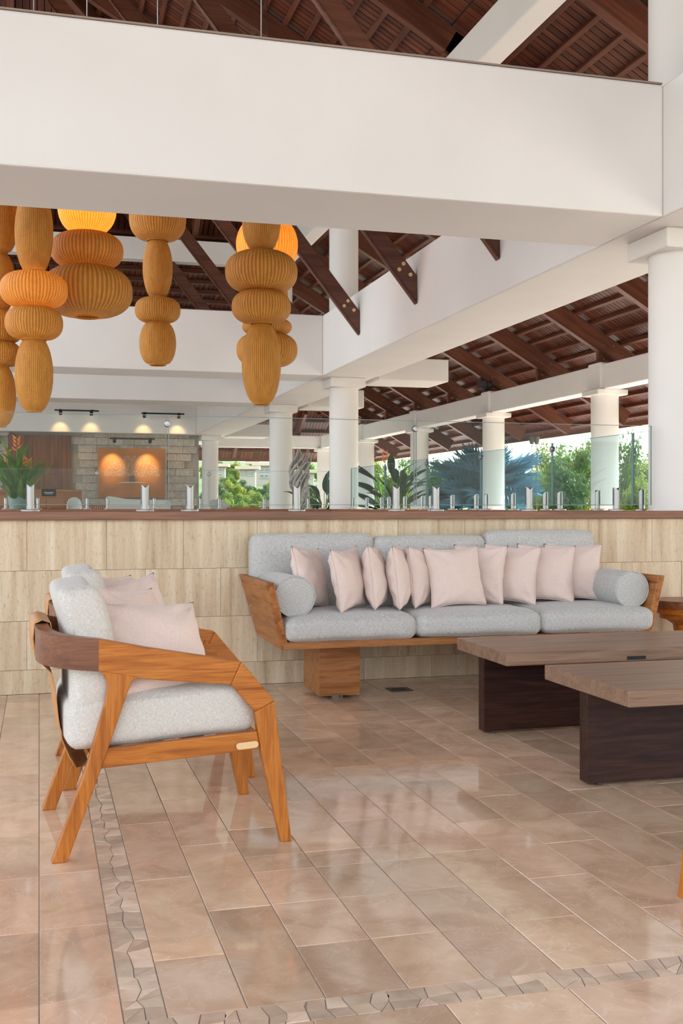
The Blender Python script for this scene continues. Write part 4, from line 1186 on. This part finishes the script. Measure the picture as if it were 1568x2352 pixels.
# low perforated terracotta screen and wooden table
x0 = X_at_Y(205, 23.4); x1 = X_at_Y(242, 23.4)
t = tag(empty('lattice_box', (x0, 23.4, HZ)), 'reddish perforated wooden screen beside the long pale sofa', 'screen')
W2 = x1-x0
MT['terracotta'] = m_plain('terracotta', (.35,.09,.035), .6)
for zz_ in (.0, .58, .70): box('frame_rail', 0, W2, 0, .03, zz_, zz_+.03, MT['terracotta'], t)
for k in range(8): box('bar', k*(W2-.02)/7, k*(W2-.02)/7+.018, 0, .03, .03, .7, MT['terracotta'], t)
tx0, tx1 = X_at_Y(535, 22.6), X_at_Y(646, 22.6)
t = tag(empty('reception_table', (tx0, 22.6, HZ)), 'long wooden table in front of the hillside view', 'table')
box('table_top', 0, tx1-tx0, 0, .8, .60, .66, MT['desk'], t, .005)
for x in (.05, tx1-tx0-.11):
    for y in (.05, .69): box('leg', x, x+.06, y, y+.06, 0, .60, MT['desk'], t)

# ---- driftwood sculpture
sx, sy = 4.40, Y_at_X(690, 4.40)
t = tag(empty('driftwood_sculpture', (sx, sy, 1.0)), 'twisted grey driftwood sculpture right of the third column', 'sculpture')
MT['drift'] = m_plain('grey_driftwood', (.36,.34,.31), .7, noise_amt=.4, scale=14, bmp=.5)
rr = random.Random(4)
for k in range(15):
    ph = 2*math.pi*k/15; pts = []; rs = []; top = rr.uniform(.96, 1.16); tw = 4.6+rr.uniform(-.3, .3)
    for i in range(19):
        q = i/18; a = ph+q*tw; w = .075+.055*abs(math.cos(q*math.pi*1.35+.4))+.03*q*(k % 3)
        pts.append((w*math.cos(a)+.035*math.sin(q*8), w*math.sin(a)*.75, q*top)); rs.append((.030+.012*math.sin(q*9+k))*(1-.72*q**3))
    tube('branch', pts, rs, MT['drift'], t, 7)
tube('core', [(.035*math.sin(q*8), 0, q) for q in [i/12*.9 for i in range(13)]], [.075-.03*i/12 for i in range(13)], MT['drift'], t, 8)
lathe('base', [(.2, 0), (.2, .06), (.17, .08)], MT['black'], t, 24, loc=(0, 0, 0))
struct(box('wall_plinth', 4.18, 4.66, 16.3, 20.3, 0, 1.0, MT['travertine']), 'low plinth wall between the second and third columns')

# ---- gallery plants
def bigplant(px, Y, z0, n, h, L, Wd, spread, label, seed, flowers=()):
    x = X_at_Y(px, Y)
    t = leafy('potted_plant', (x, Y, z0), n, h*.45, h, L, Wd, spread, MT['heli_dark'], label, 'plant', seed, 'broad leaved gallery plants', flowers, vase=2)
bigplant(742, 19.0, .55, 26, .95, .50, .12, .9, 'broad leaved green plant beside the driftwood sculpture', 21)
bigplant(905, 19.5, .45, 34, 1.25, .62, .15, 1.1, 'dark broad leaved plant behind the right hand rail with one red flower', 22, flowers=((-.18, 0, 1.55),))
# ---- black flood lamp on the gallery beam
lx, ly = 8.62, 20.55
t = tag(empty('flood_lamp', (lx, ly, 3.42)), 'small black flood lamp on top of the gallery beam', 'lamp')
box('housing', -.13, .13, -.10, .10, .06, .24, MT['black'], t, .012); box('bracket', -.02, .02, -.06, .06, 0, .07, MT['black'], t)
lathe('lens', [(0, 0), (.07, 0), (.07, .012)], MT['dark_steel'], t, 20, loc=(-.06, -.10, .15), rot=(math.pi/2, 0, 0))
lathe('lens', [(0, 0), (.05, 0), (.05, .012)], MT['dark_steel'], t, 20, loc=(.06, -.10, .15), rot=(math.pi/2, 0, 0))
# ---- rain chains below the eave
for k, px in enumerate((1221, 1232)):
    ex = 10.2; ey = Y_at_X(px, ex); zt2 = CAM_H+(1166-1003)*(ex*s_+ey*c_)/f_
    t = tag(empty('rain_chain', (ex, ey, 0)), ('left', 'right')[k]+' rain chain with a grey cup hanging from the eave', 'rain chain', 'rain chains at the eave')
    lathe('cup', [(.035, zt2-.16), (.055, zt2-.10), (.06, zt2), (.05, zt2)], MT['dark_steel'], t, 14)
    z = zt2-.16; bm = bmesh.new(); i = 0
    while z > .1:
        pts = [((.018*math.cos(a) if i % 2 else 0), (0 if i % 2 else .018*math.cos(a)), z-.03+.034*math.sin(a)) for a in [2*math.pi*q/8 for q in range(9)]]
        tube_bm(bm, pts, .005, 4); z -= .055; i += 1
    o = link('chain', mesh_of(bm, smooth=True, mat=MT['dark_steel']), parent=t)

# ================================================================== GARDEN AND HILLSIDE
struct(box('ground_bounce_paving', 9.4, 13.0, -30, 45, -.3, -.02, m_plain('sandy_paving', (.66,.63,.58), .8, noise_amt=.1)), 'unseen pale paving added along the gallery to bounce sunlight')  # unseen pale strip, added to bounce sun up onto the beam undersides
def ground():
    m, nt, b = new_mat('grass'); b.inputs['Roughness'].default_value = .9
    n = N(nt, 'ShaderNodeTexNoise', in_Scale=.5, in_Detail=6.0); nt.links.new(world_coords(nt, (1,1,1)), n.inputs['Vector'])
    r = ramp(nt, n.outputs['Fac'], [(.3, (.03,.07,.008)), (.7, (.07,.12,.018))]); nt.links.new(r.outputs[0], b.inputs['Base Color'])
    bm = bmesh.new(); rows = []
    xs_ = [-160+16*i for i in range(31)]; ys_ = [-60, -20, 0, 15, 25, 36.5, 42, 50, 60, 75, 90, 110, 130, 155, 185, 230, 300]
    def h(x, y):
        if y < 40: return -.32
        q = max(0, y-45)
        q *= max(0, min(1, (.40-x/y)/.12))
        return -.32+.055*q+1.2*noise.noise(Vector((x*.03, y*.03, 0)))*min(1, q/20)
    for y in ys_: rows.append([bm.verts.new((x, y, h(x, y))) for x in xs_])
    for a, b2 in zip(rows[:-1], rows[1:]):
        for k in range(len(xs_)-1): bm.faces.new((a[k], a[k+1], b2[k+1], b2[k]))
    o = link('ground', mesh_of(bm, smooth=True, mat=m)); struct(o, 'green hillside and garden ground'); return h
gh = ground()
struct(box('ground_bounce_terrace', -40, -9, -30, 20, -.3, -.02, bpy.data.materials['sandy_paving']), 'unseen terrace left of the hall, kept pale to bounce light')  # unseen terrace, made pale so it bounces light into the hall
struct(box('ground_forecourt', -9, 9.4, -30, -6, -.3, -.02, bpy.data.materials['sandy_paving']), 'pale forecourt behind the camera')

MT['leaf_a'] = m_leaf('tree_leaf', (.055,.13,.012), (.16,.24,.025), .5, .5, .9)
MT['leaf_b'] = m_leaf('tree_leaf_yellow', (.11,.17,.011), (.27,.31,.03), .5, .5, .9)
MT['leaf_c'] = m_leaf('tree_leaf_dark', (.03,.08,.02), (.085,.16,.04), .4, .5, .9)
MT['bark'] = m_plain('bark', (.20,.15,.11), .85, noise_amt=.3, scale=20)
def crown_me(rx, rz, n, ls, seed, mat, clumps=9):
    rr = random.Random(seed); V = []; F = []
    cs = []
    for k in range(clumps):
        a = rr.uniform(0, 2*math.pi); q = rr.uniform(.25, .75); zz_ = rr.uniform(-.75, .85)
        w = math.sqrt(max(.05, 1-zz_*zz_))
        cs.append((Vector((rx*q*w*math.cos(a), rx*q*w*math.sin(a), rz*zz_)), rr.uniform(.30, .5)*rx))
    for i in range(n):
        c, r = rr.choice(cs)
        d = Vector((rr.gauss(0, 1), rr.gauss(0, 1), rr.gauss(0, .8))).normalized()
        p = c+d*r*(rr.random()**.45)
        nrm = (d+Vector((rr.gauss(0, .7), rr.gauss(0, .7), rr.gauss(.5, .7)))).normalized()
        u = nrm.cross(Vector((rr.gauss(0,1), rr.gauss(0,1), rr.gauss(0,1)))).normalized(); v = nrm.cross(u)
        s = ls*rr.uniform(.6, 1.3); b = len(V)
        V += [p-u*s, p+v*s*.38-nrm*s*.1, p+u*s, p-v*s*.38-nrm*s*.1]
        F.append((b, b+1, b+2)); F.append((b, b+2, b+3))
    me = bpy.data.meshes.new('crown'); me.from_pydata([tuple(p) for p in V], [], F); me.materials.append(mat); return me
crowns = {k: [crown_me(1, 1, 4200, .070, 100+i*7+j, MT[k], 11) for j in range(2)] for i, k in enumerate(('leaf_a', 'leaf_b', 'leaf_c'))}
far_crowns = {k: [crown_me(1, .8, 1900, .12, 300+i*7+j, MT[k], 9) for j in range(2)] for i, k in enumerate(('leaf_a', 'leaf_b', 'leaf_c'))}
rr = random.Random(12)
def tree(x, y, z0, h, rx, rz, kind, label, group='garden trees', seed=0, trunk=True):
    t = tag(empty('garden_tree', (x, y, z0), rr.uniform(0, 6)), label, 'tree', group)
    o = link('crown', crowns[kind][seed % 2], parent=t, loc=(0, 0, h-rz), scale=(rx, rx, rz))
    if trunk:
        top = Vector((.1, .05, h-rz*.6))
        tr = tube('trunk', [(0, 0, 0), (.05, -.03, h*.35), top], [.07, .055, .02], MT['bark'], t, 7)
        for k in range(5):
            a = rr.uniform(0, 6.28); p = Vector((.04, 0, h*rr.uniform(.3, .6)))
            tube('branch', [p, p+Vector((math.cos(a)*rx*.4, math.sin(a)*rx*.4, rz*.5)), p+Vector((math.cos(a)*rx*.75, math.sin(a)*rx*.75, rz*.9))], [.03, .02, .008], MT['bark'], tr, 5)
def put(px, d): 
    a = (px-784)/f_; return (d*(a*c_+s_), d*(-a*s_+c_))
def z_of(py, d): return CAM_H+(1166-py)*d/f_
garden = [  # px, d, top py, half width px, kind, label
 (1300, 31, 1010, 62, 'leaf_a', 'bushy green tree between the blue palm and the fourth outer column'),
 (1345, 34, 1003, 50, 'leaf_b', 'yellow green tree just left of the nearest outer column'),
 (1432, 29, 975, 46, 'leaf_a', 'airy tall tree right of the nearest outer column'),
 (1480, 33, 1040, 50, 'leaf_b', 'sunlit yellow green shrub beside the near column'),
 (1255, 35, 1035, 45, 'leaf_b', 'pale green tree behind the rain chains'),
 (1545, 36, 1000, 60, 'leaf_a', 'green tree hidden behind the near column'),
]
for k, (px, d, py, hw, kind, lab) in enumerate(garden):
    x, y = put(px, d); h = z_of(py, d)+.3; rx = hw*d/f_*1.12
    tree(x, y, -.3, h, rx, h*.40, kind, lab, 'garden trees right of the palm', k)
    # lower skirt of the same tree line
low = [(1240, 33, 1090, 50, 'leaf_b', 'low yellow green bush below the rain chains'), (1310, 28, 1085, 60, 'leaf_c', 'low dark bush under the bushy tree'), (1400, 30, 1075, 60, 'leaf_b', 'low sunlit bush behind the nearest outer column'), (1470, 27, 1090, 55, 'leaf_b', 'low sunlit bush beside the near column'),
       (880, 44, 1052, 60, 'leaf_b', 'yellow green tree behind the dark gallery plant'), (935, 46, 1060, 50, 'leaf_a', 'green tree left of the blue palm'), (1010, 42, 1075, 50, 'leaf_c', 'dark shrub behind the left of the blue palm'), (800, 48, 1060, 50, 'leaf_b', 'yellow green tree behind the second column'), (1180, 36, 1070, 70, 'leaf_a', 'green shrub behind the blue palm'), (860, 40, 1105, 50, 'leaf_a', 'low green bush left of the dark gallery plant'), (950, 38, 1110, 55, 'leaf_b', 'low bright bush behind the outer columns')]
for k, (px, d, py, hw, kind, lab) in enumerate(low):
    x, y = put(px, d); h = z_of(py, d)+.3
    t = tag(empty('shrub', (x, y, -.3), rr.uniform(0, 6)), lab, 'bush', 'garden shrubs')
    link('foliage', crowns[kind][k % 2], parent=t, loc=(0, 0, h*.45), scale=(hw*d/f_*1.1, hw*d/f_*1.1, h*.55))
    tube('stem', [(0, 0, 0), (0, 0, h*.5)], .04, MT['bark'], t, 6)

# ---- silver blue fan palm
MT['palm'] = m_leaf('silver_palm_leaf', (.04,.16,.23), (.10,.27,.35), .25, .5, 2)
def fan_me(r, seed, nseg=34):
    rr2 = random.Random(seed); bm = bmesh.new()
    c0 = bm.verts.new((0, 0, 0)); inner = []; span = 2.55
    for i in range(nseg*2+1):
        a = -span+2*span*i/(nseg*2); rise = (.05 if i % 2 else -.03)
        rad_ = r*.62*(1-.12*abs(a/span))
        inner.append(bm.verts.new((rad_*math.cos(a), rad_*math.sin(a), rise*r+.16*r*abs(math.sin(a))**1.5)))
    for i in range(nseg*2): bm.faces.new((c0, inner[i], inner[i+1]))
    for k in range(nseg):
        i = 2*k; a = -span+2*span*(i+1)/(nseg*2); R2 = r*(1.0-.18*abs(a/span))*rr2.uniform(.92, 1.05)
        dro = rr2.uniform(-.12, .06)
        tip = bm.verts.new((R2*math.cos(a), R2*math.sin(a), (.20*abs(math.sin(a))**1.5+dro)*r))
        bm.faces.new((inner[i], tip, inner[i+1])); bm.faces.new((inner[i+1], tip, inner[i+2]))
    return mesh_of(bm, mat=MT['palm'])
fans = [fan_me(1, s) for s in range(3)]
px_, py_ = put(1112, 26.5)
palm = tag(empty('fan_palm', (px_, py_, -.3)), 'silver blue fan palm behind the outer columns', 'palm')
lathe('trunk', [(.28, 0), (.24, .4), (.22, 1.5), (.12, 1.88)], MT['bark'], palm, 16)
rr = random.Random(31)
def frond(az, el, r, plen, roll=0):
    hub = Vector((0, 0, 1.78))
    d = Vector((math.cos(az)*math.cos(el), math.sin(az)*math.cos(el), math.sin(el)))
    p = hub+d*plen
    st = tube('petiole', [hub, hub+d*plen*.5, p], [.035, .028, .02], MT['palm'], palm, 6)
    # blade axis continues along d, face turned towards the sky and outwards
    xd = (d+Vector((0, 0, -.15))).normalized(); side = Vector((-math.sin(az), math.cos(az), 0)); zd = xd.cross(side).normalized()
    m = Matrix((xd, side, zd)).transposed().to_4x4() @ Matrix.Rotation(roll, 4, 'X') @ Matrix.Scale(r, 4)
    m.translation = p
    o = link('frond', rr.choice(fans), parent=st); o.matrix_basis = m
for k in range(13): frond(2*math.pi*k/13+.2, rr.uniform(-.35, .15), rr.uniform(.85, 1.0), rr.uniform(.55, .8), rr.uniform(-.4, .4))
for k in range(12): frond(2*math.pi*k/12+.5, rr.uniform(.3, .65), rr.uniform(.85, 1.05), rr.uniform(.5, .7), rr.uniform(-.4, .4))
for k in range(6): frond(2*math.pi*k/6+.1, rr.uniform(.95, 1.3), rr.uniform(.8, .95), rr.uniform(.35, .5), rr.uniform(-.4, .4))
x, y = put(1285, 25.5)
palm2 = tag(empty('fan_palm', (x, y, -.3)), 'low fan palm spreading below the green trees', 'palm')
palm_keep = palm; palm = palm2
lathe('trunk', [(.18, 0), (.14, .5), (.1, .7)], MT['bark'], palm, 12)
def frond2():
    for k in range(9):
        az = 2*math.pi*k/9+.3; el = rr.uniform(.0, .5)
        hub = Vector((0, 0, .6)); d = Vector((math.cos(az)*math.cos(el), math.sin(az)*math.cos(el), math.sin(el))); p = hub+d*.4
        st = tube('petiole', [hub, p], [.025, .018], MT['palm'], palm2, 5)
        xd = (d+Vector((0,0,-.15))).normalized(); side = Vector((-math.sin(az), math.cos(az), 0)); zd = xd.cross(side).normalized()
        m = Matrix((xd, side, zd)).transposed().to_4x4() @ Matrix.Scale(.7, 4); m.translation = p
        o = link('frond', rr.choice(fans), parent=st); o.matrix_basis = m
frond2()

# ---- hillside trees and houses seen between the columns
rr = random.Random(77)
k = 0
for d in (46, 54, 62, 72, 84, 98, 115, 135):
    step = 19 if d < 80 else 17
    for px in range(470, 800, step):
        x, y = put(px+rr.uniform(-8, 8), d*rr.uniform(.96, 1.05))
        if d > 88 and (545 < px < 625 or px < 518 or 655 < px < 740) and d < 125: continue
        s = d*rr.uniform(16, 24)/f_*(1.2 if d < 80 else 1.0)
        kind = rr.choice(('leaf_a', 'leaf_b', 'leaf_b', 'leaf_c'))
        lab_ = {'leaf_a': 'mid green', 'leaf_b': 'sunny yellow green', 'leaf_c': 'dark green'}[kind]+' tree '+('low on the far hillside' if d < 60 else 'halfway up the far hillside' if d < 90 else 'high up beside the hillside houses')+(', left of the third column' if px < 625 else ', between the third and second columns' if px < 745 else ', behind the second column')
        t = tag(empty('hillside_tree', (x, y, gh(x, y)-.2), rr.uniform(0, 6)), lab_, 'tree', 'trees on the far hillside')
        link('crown', far_crowns[kind][k % 2], parent=t, loc=(0, 0, s*.75), scale=(s, s, s)); k += 1
MT['house'] = m_plain('house_render', (.42,.37,.31), .8)
MT['pane'] = m_plain('house_window_glass', (.12,.22,.30), .15)
MT['tile_roof'] = m_plain('house_roof', (.55,.44,.34), .8)
def house(px0, px1, y_top, y_bot, d, wins, label, roofh=.5):
    x0, ya = put(px0, d); x1, yb = put(px1, d); z0, z1 = z_of(y_bot, d), z_of(y_top, d)
    w = math.hypot(x1-x0, yb-ya)
    t = tag(empty('house', (x0, ya, z0), math.atan2(yb-ya, x1-x0)), label, 'house')
    H = z1-z0
    box('walls', 0, w, 0, w*.7, -1.5, H, MT['house'], t)
    box('roof', -.4, w+.4, -.5, w*.7+.4, H, H+roofh*.6, MT['tile_roof'], t)
    for (u0, u1, v0, v1) in wins:
        fr = box('window', u0*w, u1*w, -.08, .02, v0*H, v1*H, MT['house'], t)
        box('pane', u0*w+.12, u1*w-.12, -.10, -.07, v0*H+.12, v1*H-.12, MT['pane'], fr)
        box('mullion', (u0+u1)/2*w-.05, (u0+u1)/2*w+.05, -.13, -.09, v0*H+.12, v1*H-.12, MT['house'], fr)
    return t
house(550, 586, 1078, 1096, 104, [(.08, .38, .25, .75), (.5, .95, .15, .8)], 'small cream house on the far hillside')
house(588, 622, 1070, 1102, 112, [(.15, .95, .55, .85), (.2, .9, .1, .42)], 'two storey cream house with wide windows at the third column')
house(572, 588, 1066, 1078, 118, [(.3, .7, .2, .8)], 'cream stair tower behind the small hillside house')
house(486, 516, 1072, 1098, 108, [(.1, .9, .1, .45), (.15, .85, .55, .9)], 'dark windowed house at the left of the hillside view')
house(672, 720, 1086, 1104, 110, [(.1, .35, .2, .8), (.45, .9, .2, .8)], 'long cream house behind the driftwood sculpture')
